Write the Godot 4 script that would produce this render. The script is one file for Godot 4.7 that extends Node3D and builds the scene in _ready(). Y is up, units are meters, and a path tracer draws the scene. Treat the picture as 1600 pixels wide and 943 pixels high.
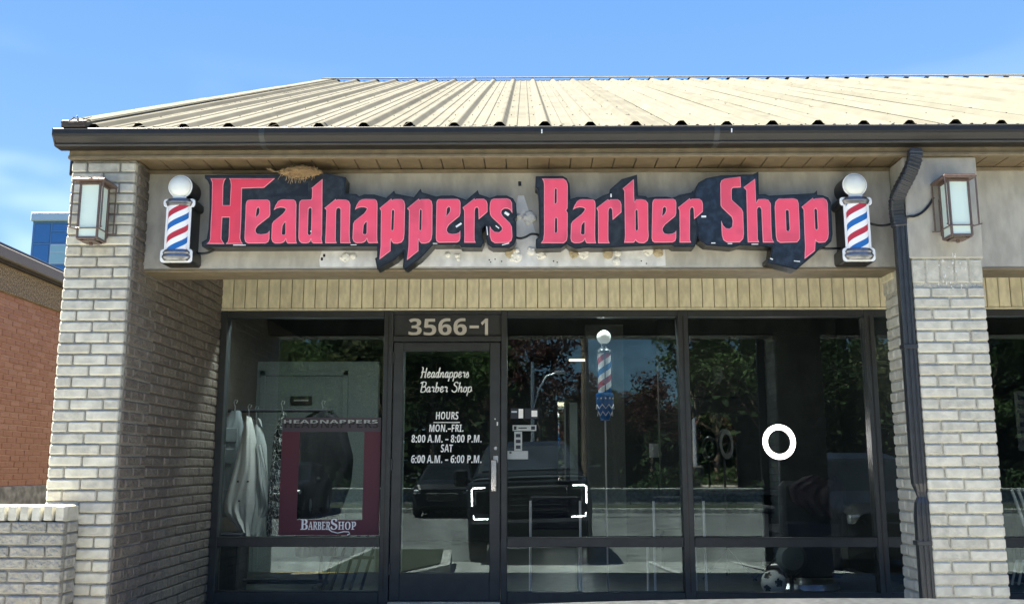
extends Node3D
# A barber shop in a strip of shops: brick pillars, sign band, metal roof, storefront glass with the shop behind it and the car park it mirrors.
# Places are metres: x to the right along the facade, y up, z towards the car park; the glass stands at z = -8.2.

var M := {}
var N := {}
var rng := RandomNumberGenerator.new()
var brick_shapes := {}


# the lettering of the name sign, in millimetres round the middle of its words: letter, outline, holes
const WORD_ONE := [
	["H", [-1042, 243, -935, 243, -946, 226, -951, 196, -947, 54, -898, 53, -898, 196, -903, 226, -914, 243, -600, 241, -672, 176, -822, 172, -817, -44, -817, -176, -810, -197, -798, -215, -914, -215, -900, -201, -895, -171, -897, -31, -946, -31, -946, -112, -945, -179, -934, -200, -922, -215, -1043, -214, -1027, -200, -1020, -179, -1022, -60, -1021, 25, -1027, 214], []],
	["e", [-778, 88, -761, 92, -645, 92, -631, 84, -625, 66, -621, -11, -627, -28, -703, -91, -715, -109, -716, -129, -705, -145, -680, -150, -647, -146, -631, -140, -621, -125, -619, -180, -626, -201, -644, -212, -764, -212, -781, -201, -788, -180, -789, -19, -790, 58, -786, 80], [[-715, 24, -711, 36, -701, 37, -695, 24, -696, -2, -703, -17, -719, -29]]],
	["a", [-552, 91, -532, 93, -465, 91, -452, 81, -446, 57, -441, -147, -438, -194, -432, -213, -495, -213, -504, -202, -508, -182, -513, -196, -526, -207, -544, -213, -581, -213, -598, -202, -606, -180, -606, -79, -596, -60, -536, -9, -520, 13, -516, 26, -531, 35, -554, 38, -579, 32, -598, 19, -588, 51, -571, 80], [[-534, -88, -523, -71, -515, -65, -512, -145, -518, -153, -532, -152, -537, -145]]],
	["d", [-411, 89, -345, 91, -341, 108, -342, 172, -349, 170, -274, 235, -264, -148, -267, -181, -259, -214, -322, -213, -334, -202, -338, -185, -343, -200, -355, -210, -371, -213, -400, -211, -417, -198, -423, -177, -424, -113, -427, 57, -423, 78], [[-362, 27, -351, 35, -341, 27, -339, -80, -339, -147, -348, -158, -361, -147, -362, -63]]],
	["n", [-254, 31, -179, 95, -174, 86, -166, 92, -108, 90, -89, 79, -79, 56, -78, -148, -75, -195, -68, -212, -139, -212, -140, -140, -144, 23, -155, 34, -169, 30, -174, 13, -172, -148, -171, -194, -163, -212, -241, -212, -240, -148, -240, 18], []],
	["a", [0, 91, 21, 94, 87, 92, 101, 81, 106, 57, 108, -146, 110, -193, 116, -212, 53, -212, 44, -201, 40, -182, 35, -195, 22, -206, 4, -212, -33, -212, -50, -201, -57, -180, -56, -78, -46, -59, 15, -9, 31, 13, 36, 27, 21, 36, -3, 38, -27, 32, -46, 20, -36, 51, -19, 80], [[16, -87, 27, -70, 36, -64, 37, -144, 31, -152, 17, -151, 12, -144]]],
	["p", [120, 29, 199, 96, 204, 84, 216, 92, 268, 92, 285, 80, 293, 54, 293, -150, 289, -187, 274, -208, 245, -217, 220, -215, 207, -202, 203, -187, 201, -200, 202, -267, 128, -324, 134, -233, 131, 12], [[205, 12, 211, 19, 220, 12, 218, -115, 212, -127, 204, -120]]],
	["p", [308, 27, 386, 95, 391, 84, 403, 91, 454, 91, 472, 79, 479, 54, 481, -150, 475, -188, 459, -209, 432, -217, 408, -216, 394, -202, 390, -188, 389, -200, 389, -268, 313, -330, 322, -234, 321, 12], [[394, 13, 399, 20, 407, 13, 406, -116, 400, -128, 393, -120]]],
	["e", [521, 91, 649, 92, 663, 83, 669, 66, 669, -7, 663, -28, 593, -87, 579, -112, 578, -129, 590, -146, 615, -152, 643, -149, 662, -141, 669, -127, 670, -180, 664, -200, 648, -210, 525, -211, 510, -201, 505, -180, 506, 66, 511, 83], [[578, 26, 588, 38, 598, 32, 600, 11, 592, -6, 574, -28]]],
	["r", [684, 32, 763, 95, 768, 85, 777, 92, 827, 92, 845, 78, 852, 56, 852, 1, 793, -51, 790, 23, 782, 34, 770, 29, 766, 10, 765, -151, 766, -193, 774, -212, 696, -211, 697, -151, 694, 10], []],
	["s", [893, 93, 984, 94, 1005, 86, 1018, 64, 1020, -10, 1007, 13, 988, 24, 964, 24, 947, 9, 945, -8, 956, -29, 1003, -76, 1017, -101, 1021, -169, 1014, -198, 993, -214, 902, -215, 878, -199, 868, -168, 868, -95, 879, -119, 901, -138, 931, -141, 949, -126, 951, -109, 935, -88, 881, -38, 869, -16, 866, 27, 869, 65, 878, 85], []],
]
const CAN_ONE := [-1085, 269, -590, 269, -474, 279, -365, 286, -261, 281, -115, 248, -117, 133, -40, 131, -22, 115, -18, 117, 13, 128, 80, 127, 163, 103, 216, 154, 223, 133, 351, 107, 396, 167, 406, 141, 503, 111, 537, 118, 620, 118, 709, 87, 785, 155, 795, 126, 868, 101, 918, 117, 984, 116, 1025, 96, 1045, 61, 1052, -24, 1035, -49, 1047, -70, 1047, -184, 1033, -226, 1001, -247, 886, -246, 855, -226, 843, -184, 839, -87, 813, -116, 817, -184, 830, -192, 812, -243, 677, -242, 664, -225, 492, -225, 491, -220, 404, -317, 305, -390, 285, -377, 291, -268, 230, -326, 113, -390, 97, -316, 111, -308, 110, -235, -305, -234, -1045, -235, -1076, -230, -1080, -201, -1046, -180, -1038, -110, -1037, 26, -1048, 198, -1060, 226, -1081, 246]
const TORN := [-613, 124, -585, 136, -497, 139, -456, 157, -432, 174, -387, 204, -371, 211, -368, 113, -501, 117, -609, 109]
const WORD_TWO := [
	["B", [-779, 232, -634, 232, -614, 217, -604, 187, -607, 25, -617, 9, -606, -9, -609, -170, -614, -199, -634, -217, -788, -216, -773, -195, -767, -153, -765, 196, -769, 218], [[-692, 157, -685, 164, -679, 157, -680, 68, -688, 55, -694, 59], [-692, -47, -685, -40, -678, -47, -678, -136, -685, -146, -694, -143]]],
	["a", [-522, 85, -501, 87, -435, 85, -422, 75, -418, 51, -424, -152, -423, -198, -418, -218, -481, -217, -489, -206, -492, -187, -498, -201, -512, -211, -530, -217, -566, -217, -583, -206, -589, -185, -584, -84, -573, -65, -511, -15, -494, 7, -489, 21, -504, 29, -527, 32, -551, 26, -571, 14, -559, 45, -541, 74], [[-513, -93, -502, -76, -493, -70, -494, -150, -500, -158, -514, -157, -519, -150]]],
	["r", [-412, 25, -332, 88, -327, 78, -317, 85, -267, 85, -250, 71, -243, 50, -244, -5, -304, -58, -306, 16, -314, 27, -326, 22, -331, 3, -335, -157, -335, -199, -327, -218, -405, -218, -403, -157, -402, 4], []],
	["b", [-232, 161, -156, 226, -156, 100, -154, 66, -143, 84, -106, 86, -79, 78, -63, 57, -66, -121, -64, -172, -71, -201, -96, -219, -129, -217, -145, -208, -153, -198, -161, -212, -168, -215, -230, -215, -225, -188, -223, -154, -221, 143], [[-149, 4, -141, 13, -135, 6, -135, -121, -143, -134, -151, -125]]],
	["e", [-18, 86, 109, 87, 123, 77, 127, 60, 125, -12, 118, -33, 47, -92, 31, -117, 30, -134, 41, -151, 65, -157, 94, -154, 113, -145, 121, -132, 119, -185, 113, -204, 96, -214, -26, -215, -40, -205, -45, -184, -34, 61, -28, 78], [[36, 21, 46, 33, 56, 27, 57, 5, 49, -12, 30, -33]]],
	["r", [138, 27, 219, 91, 223, 80, 233, 87, 283, 87, 300, 73, 306, 52, 304, -3, 244, -55, 243, 18, 236, 29, 223, 24, 218, 6, 212, -155, 211, -197, 219, -215, 141, -215, 144, -155, 147, 6], []],
]
const CAN_TWO := [-821, 251, -638, 253, -609, 236, -592, 197, -586, 90, -540, 104, -474, 104, -421, 83, -367, 114, -325, 129, -317, 157, -238, 228, -132, 260, -129, 114, -76, 109, -64, 97, -14, 104, 68, 104, 101, 95, 151, 116, 230, 132, 244, 147, 247, 144, 257, 74, 266, -155, 249, -230, 242, -245, 108, -243, 88, -230, -382, -249, -487, -248, -553, -255, -593, -238, -614, -221, -651, -248, -819, -254, -823, -227, -822, -189, -798, -168, -801, 104, -809, 162, -825, 174]
const WORD_THREE := [
	["S", [459, 227, 567, 241, 567, 167, 515, 164, 504, 153, 502, 80, 566, 16, 575, -5, 574, -157, 568, -190, 545, -214, 459, -215, 435, -198, 427, -165, 426, -65, 437, -97, 455, -117, 479, -121, 498, -106, 503, -64, 497, -39, 434, 25, 426, 42, 429, 196, 438, 215], []],
	["h", [585, 167, 665, 226, 665, 97, 666, 58, 680, 84, 725, 86, 749, 78, 763, 54, 760, -124, 761, -191, 773, -216, 699, -216, 698, -157, 699, 12, 690, 29, 677, 27, 669, 12, 667, -124, 665, -191, 673, -214, 598, -214, 598, -157, 603, 148], []],
	["o", [816, 86, 919, 89, 943, 79, 951, 53, 949, -158, 947, -192, 928, -215, 814, -218, 794, -204, 788, -174, 789, 28, 796, 66], [[861, 1, 872, 9, 882, 1, 882, -124, 871, -141, 860, -133]]],
	["p", [969, 29, 1048, 92, 1053, 80, 1066, 88, 1120, 90, 1139, 76, 1146, 52, 1141, -159, 1134, -192, 1115, -216, 1074, -219, 1054, -209, 1051, -200, 1043, -274, 971, -330, 979, -242, 982, 10], [[1054, 10, 1064, 17, 1072, 8, 1070, -121, 1061, -130, 1053, -121]]],
]
const CAN_THREE := [249, 125, 265, 172, 282, 202, 337, 234, 437, 253, 651, 259, 692, 279, 688, 119, 728, 121, 758, 109, 753, 110, 1061, 125, 1081, 146, 1081, 114, 1118, 111, 1154, 96, 1171, 62, 1169, -158, 1158, -208, 1132, -233, 1082, -253, 1039, -299, 916, -401, 724, -353, 724, -325, 745, -324, 759, -244, 655, -240, 549, -233, 500, -248, 321, -232, 277, -198, 260, -155, 255, -53]


class Mb:
	var v := PackedVector3Array()
	var n := PackedVector3Array()
	var t := PackedVector2Array()

	func tri(a: Vector3, b: Vector3, c: Vector3, na: Vector3, nb: Vector3, nc: Vector3) -> void:
		if (c - a).cross(b - a).dot(na + nb + nc) < 0.0:
			v.append_array(PackedVector3Array([a, c, b]))
			n.append_array(PackedVector3Array([na, nc, nb]))
		else:
			v.append_array(PackedVector3Array([a, b, c]))
			n.append_array(PackedVector3Array([na, nb, nc]))
		t.append_array(PackedVector2Array([Vector2.ZERO, Vector2.ZERO, Vector2.ZERO]))

	func quad(a: Vector3, b: Vector3, c: Vector3, d: Vector3, out: Vector3) -> void:
		var g := (c - a).cross(b - a)
		if g.length_squared() < 1e-14:
			g = (d - a).cross(c - a)
		g = g.normalized()
		if g.dot(out) < 0.0:
			g = -g
		tri(a, b, c, g, g, g)
		tri(a, c, d, g, g, g)

	func squad(a: Vector3, b: Vector3, c: Vector3, d: Vector3, na: Vector3, nb: Vector3, nc: Vector3, nd: Vector3) -> void:
		tri(a, b, c, na, nb, nc)
		tri(a, c, d, na, nc, nd)

	# a quad with texture coordinates: a is the picture's top left, then clockwise
	func print_quad(a: Vector3, b: Vector3, c: Vector3, d: Vector3) -> void:
		var g := (c - a).cross(b - a).normalized()
		v.append_array(PackedVector3Array([a, b, c, a, c, d]))
		n.append_array(PackedVector3Array([g, g, g, g, g, g]))
		t.append_array(PackedVector2Array([Vector2(0, 0), Vector2(1, 0), Vector2(1, 1), Vector2(0, 0), Vector2(1, 1), Vector2(0, 1)]))

	func box(c: Vector3, s: Vector3, ch := 0.0, b := Basis()) -> void:
		var h := s * 0.5
		for a in 3:
			var u := (a + 1) % 3
			var w := (a + 2) % 3
			for sg in [-1.0, 1.0]:
				var q := []
				for k in [[-1.0, -1.0], [1.0, -1.0], [1.0, 1.0], [-1.0, 1.0]]:
					var g := Vector3()
					g[a] = sg
					g[u] = k[0]
					g[w] = k[1]
					q.append(c + b * corner(a, g, h, ch))
				var o := Vector3()
				o[a] = sg
				quad(q[0], q[1], q[2], q[3], b * o)
		if ch <= 0.0:
			return
		for a in 3:
			var e := (a + 1) % 3
			var w := (a + 2) % 3
			for sa in [-1.0, 1.0]:
				for sb in [-1.0, 1.0]:
					var g := Vector3()
					g[a] = sa
					g[e] = sb
					var g0 := g
					var g1 := g
					g0[w] = -1.0
					g1[w] = 1.0
					quad(c + b * corner(a, g0, h, ch), c + b * corner(a, g1, h, ch), c + b * corner(e, g1, h, ch), c + b * corner(e, g0, h, ch), b * g)
		for x in [-1.0, 1.0]:
			for y in [-1.0, 1.0]:
				for z in [-1.0, 1.0]:
					var g := Vector3(x, y, z)
					var nn := (b * g).normalized()
					tri(c + b * corner(0, g, h, ch), c + b * corner(1, g, h, ch), c + b * corner(2, g, h, ch), nn, nn, nn)

	func corner(a: int, g: Vector3, h: Vector3, ch: float) -> Vector3:
		var p := g * h
		for k in 3:
			if k != a:
				p[k] -= g[k] * ch
		return p

	func span(lo: Vector3, hi: Vector3, ch := 0.0) -> void:
		box((lo + hi) * 0.5, (hi - lo).abs(), ch)

	func tube(pts: Array, r: float, sides := 8, closed := false) -> void:
		var k := pts.size()
		var rings := []
		var up := Vector3.UP
		for i in k:
			var d: Vector3
			if closed:
				d = pts[(i + 1) % k] - pts[(i - 1 + k) % k]
			else:
				d = pts[mini(i + 1, k - 1)] - pts[maxi(i - 1, 0)]
			d = d.normalized()
			if i == 0:
				up = d.cross(Vector3(0.31, 0.2, 0.93)).normalized()
			else:
				up = (up - d * up.dot(d)).normalized()
			var sd := d.cross(up)
			var ring := []
			for j in sides:
				var a := TAU * j / sides
				ring.append(up * cos(a) + sd * sin(a))
			rings.append(ring)
		for i in (k if closed else k - 1):
			var i2 := (i + 1) % k
			for j in sides:
				var j2 := (j + 1) % sides
				squad(pts[i] + rings[i][j] * r, pts[i] + rings[i][j2] * r, pts[i2] + rings[i2][j2] * r, pts[i2] + rings[i2][j] * r, rings[i][j], rings[i][j2], rings[i2][j2], rings[i2][j])
		if not closed:
			for e in [0, k - 1]:
				var d: Vector3 = (pts[0] - pts[1] if e == 0 else pts[e] - pts[e - 1]).normalized()
				for j in range(1, sides - 1):
					tri(pts[e] + rings[e][0] * r, pts[e] + rings[e][j] * r, pts[e] + rings[e][j + 1] * r, d, d, d)

	# profile of (radius, height) points turned about the y axis of xf
	func lathe(prof: Array, segs: int, xf: Transform3D, a0 := 0.0, a1 := TAU) -> void:
		for i in prof.size() - 1:
			var p: Vector2 = prof[i]
			var q: Vector2 = prof[i + 1]
			var d := (q - p).normalized()
			var nr := Vector2(d.y, -d.x)
			for j in segs:
				var a := a0 + (a1 - a0) * j / segs
				var b := a0 + (a1 - a0) * (j + 1) / segs
				var ca := Vector3(sin(a), 0, cos(a))
				var cb := Vector3(sin(b), 0, cos(b))
				var na := xf.basis.inverse().transposed() * (ca * nr.x + Vector3.UP * nr.y)
				var nb := xf.basis.inverse().transposed() * (cb * nr.x + Vector3.UP * nr.y)
				na = na.normalized()
				nb = nb.normalized()
				squad(xf * (ca * p.x + Vector3.UP * p.y), xf * (cb * p.x + Vector3.UP * p.y), xf * (cb * q.x + Vector3.UP * q.y), xf * (ca * q.x + Vector3.UP * q.y), na, nb, nb, na)

	func ball(c: Vector3, s: Vector3, segs := 16, rows := 10) -> void:
		for i in rows:
			for j in segs:
				var q := []
				for k in [[0, 0], [0, 1], [1, 1], [1, 0]]:
					var th: float = PI * (i + k[0]) / rows
					var ph: float = TAU * (j + k[1]) / segs
					q.append(Vector3(sin(th) * sin(ph), cos(th), sin(th) * cos(ph)))
				squad(c + q[0] * s, c + q[1] * s, c + q[2] * s, c + q[3] * s, (q[0] / s).normalized(), (q[1] / s).normalized(), (q[2] / s).normalized(), (q[3] / s).normalized())

	# outline with holes, from z0 to z1 along the z axis of xf
	func prism(outer: PackedVector2Array, holes: Array, z0: float, z1: float, xf := Transform3D()) -> void:
		var loops := [outer]
		loops.append_array(holes)
		for l in loops:
			var loop: PackedVector2Array = l
			var k := loop.size()
			var cw := Geometry2D.is_polygon_clockwise(loop)
			var hole: bool = l != outer
			for i in k:
				var a := loop[i]
				var b := loop[(i + 1) % k]
				var d := (b - a).normalized()
				var o := Vector2(d.y, -d.x)
				if cw != hole:
					o = -o
				quad(xf * Vector3(a.x, a.y, z0), xf * Vector3(b.x, b.y, z0), xf * Vector3(b.x, b.y, z1), xf * Vector3(a.x, a.y, z1), xf.basis * Vector3(o.x, o.y, 0))
		var flat := outer.duplicate()
		for l in holes:
			flat = bridged(flat, l)
		var ix := Geometry2D.triangulate_polygon(flat)
		if ix.is_empty():
			print("no triangles for an outline of ", outer.size())
		var f := (xf.basis * Vector3.BACK).normalized()
		for i in range(0, ix.size(), 3):
			var q := [flat[ix[i]], flat[ix[i + 1]], flat[ix[i + 2]]]
			for e in [[z1, f], [z0, -f]]:
				tri(xf * Vector3(q[0].x, q[0].y, e[0]), xf * Vector3(q[1].x, q[1].y, e[0]), xf * Vector3(q[2].x, q[2].y, e[0]), e[1], e[1], e[1])

	func bridged(outer: PackedVector2Array, hole_in: PackedVector2Array) -> PackedVector2Array:
		var hole := hole_in.duplicate()
		if Geometry2D.is_polygon_clockwise(hole) == Geometry2D.is_polygon_clockwise(outer):
			hole.reverse()
		var best := [1e9, 0, 0]
		for i in outer.size():
			for j in hole.size():
				var d := outer[i].distance_squared_to(hole[j])
				if d < best[0]:
					best = [d, i, j]
		var out := PackedVector2Array()
		for i in outer.size():
			out.append(outer[i])
			if i == best[1]:
				for j in hole.size() + 1:
					out.append(hole[(best[2] + j) % hole.size()])
				out.append(outer[i])
		# part the doubled bridge by a hair so that it triangulates
		var d2: Vector2 = (hole[best[2]] - outer[best[1]]).normalized()
		var side := Vector2(d2.y, -d2.x) * 0.00002
		if Geometry2D.is_polygon_clockwise(outer):
			side = -side
		out[best[1]] -= side
		out[best[1] + 1] -= side
		out[best[1] + hole.size() + 1] += side
		out[best[1] + hole.size() + 2] += side
		return out

	func mesh() -> ArrayMesh:
		var a := []
		a.resize(Mesh.ARRAY_MAX)
		a[Mesh.ARRAY_VERTEX] = v
		a[Mesh.ARRAY_NORMAL] = n
		a[Mesh.ARRAY_TEX_UV] = t
		var m := ArrayMesh.new()
		if v.size():
			m.add_surface_from_arrays(Mesh.PRIMITIVE_TRIANGLES, a)
		return m


# ---------------------------------------------------------------- nodes

func numbered(called: String) -> String:
	N[called] = N.get(called, -1) + 1
	return called if N[called] == 0 else "%s_%03d" % [called, N[called]]


func tag(o: Node3D, label: String, category := "", group := "", kind := "") -> Node3D:
	if label:
		o.set_meta("label", label)
	if category:
		o.set_meta("category", category)
	if group:
		o.set_meta("group", group)
	if kind:
		o.set_meta("kind", kind)
	return o


func thing(called: String, label: String, category: String, at := Vector3.ZERO, group := "") -> Node3D:
	var o := Node3D.new()
	o.name = numbered(called)
	add_child(o)
	o.position = at
	tag(o, label, category, group)
	return o


func put(called: String, mesh: Mesh, m: Material, parent: Node = self) -> MeshInstance3D:
	var o := MeshInstance3D.new()
	o.name = numbered(called) if parent == self else called
	o.mesh = mesh
	o.material_override = m
	parent.add_child(o, true)
	return o


func obj(called: String, mb: Mb, m: Material, parent: Node = self) -> MeshInstance3D:
	return put(called, mb.mesh(), m, parent)


func ground(called: String, mb: Mb, m: Material, label: String) -> MeshInstance3D:
	var o := obj(called, mb, m)
	tag(o, label, "", "", "structure")
	return o


func copy(o: Node3D, label := "") -> Node3D:
	var base := String(o.name).rstrip("0123456789").rstrip("_")
	var c: Node3D = o.duplicate()
	c.name = numbered(base)
	add_child(c)
	if label:
		c.set_meta("label", label)
	return c


func boxed(called: String, lo: Vector3, hi: Vector3, m: Material, parent: Node = self, ch := 0.0) -> MeshInstance3D:
	var b := Mb.new()
	b.span(lo, hi, ch)
	return obj(called, b, m, parent)


func outline(a: Array, k := 0.001) -> PackedVector2Array:
	var p := PackedVector2Array()
	for i in range(0, a.size(), 2):
		p.append(Vector2(a[i], a[i + 1]) * k)
	return p


func lettering(called: String, text: String, font_name: String, weight: int, lo: Vector3, width: float, height: float, m: Material, parent: Node, deep := 0.003, lean := 0.0) -> MeshInstance3D:
	var tm := TextMesh.new()
	var f := SystemFont.new()
	f.font_names = PackedStringArray([font_name])
	f.font_weight = weight
	tm.font = f
	tm.text = text
	tm.font_size = 64
	tm.pixel_size = 0.01
	tm.depth = 0.05
	tm.curve_step = 1.5
	var box := tm.get_aabb()
	var src := tm.surface_get_arrays(0)
	var vs: PackedVector3Array = src[Mesh.ARRAY_VERTEX]
	# the glyphs' own bounds, so that the words are as wide and high as asked
	var mn := Vector3(1e9, 1e9, 1e9)
	var mx := -mn
	for p in vs:
		mn = mn.min(p)
		mx = mx.max(p)
	var st := SurfaceTool.new()
	st.create_from(tm, 0)
	var sc := Vector3(width / (mx.x - mn.x), height / (mx.y - mn.y), deep / maxf(mx.z - mn.z, 0.001))
	var b := Basis(Vector3(sc.x, 0, 0), Vector3(lean * sc.y, sc.y, 0), Vector3(0, 0, sc.z))
	var out := SurfaceTool.new()
	out.begin(Mesh.PRIMITIVE_TRIANGLES)
	for s in tm.get_surface_count():
		out.append_from(tm, s, Transform3D(b, lo - b * mn))
	return put(called, out.commit(), m, parent)


# ---------------------------------------------------------------- materials

func noise(sd: int, freq: float, lo: float, hi: float, size := 512, oct := 5, kind := FastNoiseLite.TYPE_SIMPLEX_SMOOTH, a := 0.25, b := 0.75) -> NoiseTexture2D:
	var f := FastNoiseLite.new()
	f.seed = sd
	f.noise_type = kind
	f.frequency = freq
	f.fractal_octaves = oct
	var t := NoiseTexture2D.new()
	t.width = size
	t.height = size
	t.seamless = true
	t.noise = f
	var g := Gradient.new()
	g.offsets = PackedFloat32Array([a, b])
	g.colors = PackedColorArray([Color(lo, lo, lo), Color(hi, hi, hi)])
	t.color_ramp = g
	return t


func ramped(sd: int, freq: float, stops: Array, cols: Array, size := 512, oct := 4) -> NoiseTexture2D:
	var t := noise(sd, freq, 0, 1, size, oct)
	var g := Gradient.new()
	g.offsets = PackedFloat32Array(stops)
	g.colors = PackedColorArray(cols)
	t.color_ramp = g
	return t


# base colour in linear light
func mat(r: float, g: float, b: float, rough := 0.8, metal := 0.0) -> StandardMaterial3D:
	var m := StandardMaterial3D.new()
	m.albedo_color = Color(r, g, b).linear_to_srgb()
	m.roughness = rough
	m.metallic = metal
	return m


func worn(r: float, g: float, b: float, rough: float, tex: Texture2D, scale: Vector3, bump: Texture2D = null, relief := 0.3, world := true) -> StandardMaterial3D:
	var m := mat(r, g, b, rough)
	m.albedo_texture = tex
	m.uv1_triplanar = true
	m.uv1_world_triplanar = world
	m.uv1_scale = scale
	if bump:
		m.heightmap_enabled = true
		m.heightmap_texture = bump
		m.heightmap_scale = relief
	return m


func glow(r: float, g: float, b: float, e: float) -> StandardMaterial3D:
	var m := mat(0.8, 0.8, 0.8, 0.5)
	m.emission_enabled = true
	m.emission = Color(r, g, b)
	m.emission_energy_multiplier = e
	return m


# mirror-coated shop glass: a thin silvery film, the share a of the light thrown back and the rest let through
func pane(a: float) -> StandardMaterial3D:
	var m := mat(0.74, 0.94, 1.0, 0.0, 1.0)
	m.albedo_texture = noise(45, 0.01, 0.86, 1.0, 256)
	m.uv1_triplanar = true
	m.uv1_world_triplanar = true
	m.albedo_color.a = a
	m.transparency = BaseMaterial3D.TRANSPARENCY_ALPHA
	return m


func materials() -> void:
	var grime := noise(3, 0.012, 0.88, 1.0)
	var fine := noise(5, 0.08, 0.9, 1.0)
	var bump := noise(7, 0.03, 0.0, 1.0, 512, 4)
	var streak := noise(9, 0.012, 0.9, 1.0)
	M.brick_a = worn(0.54, 0.525, 0.445, 0.62, grime, Vector3(1.3, 1.3, 1.3), bump, 0.16)
	M.brick_b = worn(0.50, 0.485, 0.41, 0.66, grime, Vector3(1.7, 1.7, 1.7), bump, 0.16)
	M.brick_c = worn(0.58, 0.565, 0.48, 0.58, grime, Vector3(1.1, 1.1, 1.1), bump, 0.16)
	M.brick_d = worn(0.485, 0.465, 0.395, 0.7, noise(4, 0.012, 0.9, 1.0), Vector3(1.5, 1.5, 1.5), bump, 0.16)
	M.brick_e = worn(0.56, 0.54, 0.455, 0.5, noise(6, 0.015, 0.92, 1.0), Vector3(1.4, 1.4, 1.4), bump, 0.16)
	M.mortar_pale = worn(0.45, 0.44, 0.375, 0.85, fine, Vector3(2, 2, 2), bump, 0.5)
	M.mortar = worn(0.30, 0.29, 0.25, 0.85, fine, Vector3(2, 2, 2), bump, 0.5)  # left pillar mortar darkened to paint the shading in its joints
	M.shade_a = worn(0.19, 0.16, 0.13, 0.6, grime, Vector3(1.3, 1.3, 1.3), bump, 0.5)  # brick paint darkened for the side wall: its shade put into the colour
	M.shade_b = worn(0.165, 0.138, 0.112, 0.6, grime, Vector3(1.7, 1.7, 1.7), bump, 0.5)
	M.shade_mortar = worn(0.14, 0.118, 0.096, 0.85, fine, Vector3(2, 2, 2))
	M.grey_a = worn(0.31, 0.30, 0.265, 0.62, grime, Vector3(1.3, 1.3, 1.3), bump, 0.5)  # low wall bricks, a darker grey than the pillar bricks
	M.grey_b = worn(0.27, 0.265, 0.235, 0.66, grime, Vector3(1.7, 1.7, 1.7), bump, 0.6)
	M.grey_mortar = worn(0.22, 0.21, 0.18, 0.85, fine, Vector3(2, 2, 2))
	M.red_a = worn(0.50, 0.26, 0.17, 0.85, fine, Vector3(2, 2, 2), bump, 0.4)
	M.red_b = worn(0.50, 0.26, 0.17, 0.85, fine, Vector3(2, 2, 2), bump, 0.4)
	M.red_c = worn(0.56, 0.31, 0.21, 0.85, fine, Vector3(2, 2, 2), bump, 0.4)
	M.red_mortar = worn(0.66, 0.46, 0.34, 0.9, fine, Vector3(2, 2, 2))
	M.beige = worn(0.42, 0.40, 0.345, 0.55, streak, Vector3(1.4, 0.6, 1.4), fine_bump(), 0.06)
	M.patch = worn(0.66, 0.66, 0.64, 0.4, streak, Vector3(1.5, 1.0, 1.5))
	M.trim = worn(0.20, 0.16, 0.10, 0.5, streak, Vector3(1.5, 1.5, 1.5))
	M.soffit = worn(0.15, 0.11, 0.062, 0.45, streak, Vector3(1.5, 1.5, 1.5))
	M.siding = worn(0.78, 0.72, 0.50, 0.5, streak, Vector3(2, 0.8, 2))
	M.siding_b = worn(0.72, 0.66, 0.455, 0.5, streak, Vector3(2, 0.8, 2))
	M.roof = worn(0.108, 0.106, 0.089, 0.85, noise(11, 0.006, 0.9, 1.0), Vector3(0.6, 0.6, 0.6))
	M.roof_b = worn(0.10, 0.098, 0.082, 0.85, noise(12, 0.006, 0.88, 1.0), Vector3(0.5, 0.5, 0.5))
	M.roof.metallic_specular = 0.13
	M.roof_b.metallic_specular = 0.12
	M.gutter = worn(0.011, 0.0105, 0.0105, 0.45, streak, Vector3(1, 1, 1))
	M.pipe = worn(0.032, 0.036, 0.042, 0.35, streak, Vector3(2, 2, 2))
	M.highlight_lip = worn(0.045, 0.045, 0.046, 0.4, streak, Vector3(1, 1, 1))  # lighter than the trough to paint the highlight lines along the gutter
	M.frame = worn(0.032, 0.036, 0.038, 0.42, streak, Vector3(1.2, 1.2, 1.2))
	M.black = mat(0.008, 0.008, 0.009, 0.35)
	M.rubber = mat(0.012, 0.012, 0.012, 0.7)
	M.can = worn(0.022, 0.029, 0.035, 0.45, noise(15, 0.02, 0.6, 1.0), Vector3(1.6, 1.6, 1.6))
	M.can_blue = worn(0.02, 0.032, 0.052, 0.35, noise(15, 0.02, 0.6, 1.0), Vector3(1.6, 1.6, 1.6))
	var faded := ramped(17, 0.006, [0.25, 0.5, 0.75], [Color(0.92, 0.92, 0.92), Color(1, 1, 1), Color(1, 0.94, 0.94)])
	M.letter = worn(0.80, 0.088, 0.16, 0.5, faded, Vector3(0.7, 0.7, 0.7))
	M.letter_b = worn(0.68, 0.05, 0.095, 0.5, faded, Vector3(0.7, 0.7, 0.7))
	M.letter_edge = mat(0.80, 0.30, 0.36, 0.5)
	M.white = worn(0.74, 0.75, 0.74, 0.45, fine, Vector3(2, 2, 2))
	M.bare = mat(0.8, 0.82, 0.82, 0.4)
	M.globe = worn(0.80, 0.84, 0.80, 0.22, noise(19, 0.004, 0.94, 1.0), Vector3(1, 1, 1))
	M.steel = worn(0.24, 0.245, 0.255, 0.25, grime, Vector3(4, 4, 4))
	M.steel.metallic = 0.7
	M.pole_red = mat(0.46, 0.025, 0.045, 0.28)
	M.pole_blue = mat(0.012, 0.13, 0.42, 0.28)
	M.pole_white = mat(0.88, 0.88, 0.88, 0.28)
	M.bronze = worn(0.17, 0.12, 0.10, 0.4, grime, Vector3(4, 4, 4))
	M.bronze.metallic = 0.35
	M.frost = mat(0.66, 0.78, 0.70, 0.3)
	M.straw = worn(0.62, 0.43, 0.22, 0.9, noise(21, 0.1, 0.7, 1.0), Vector3(9, 9, 9))
	M.mud = worn(0.92, 0.90, 0.82, 0.95, noise(23, 0.08, 0.75, 1.0), Vector3(6, 6, 6))
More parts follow.
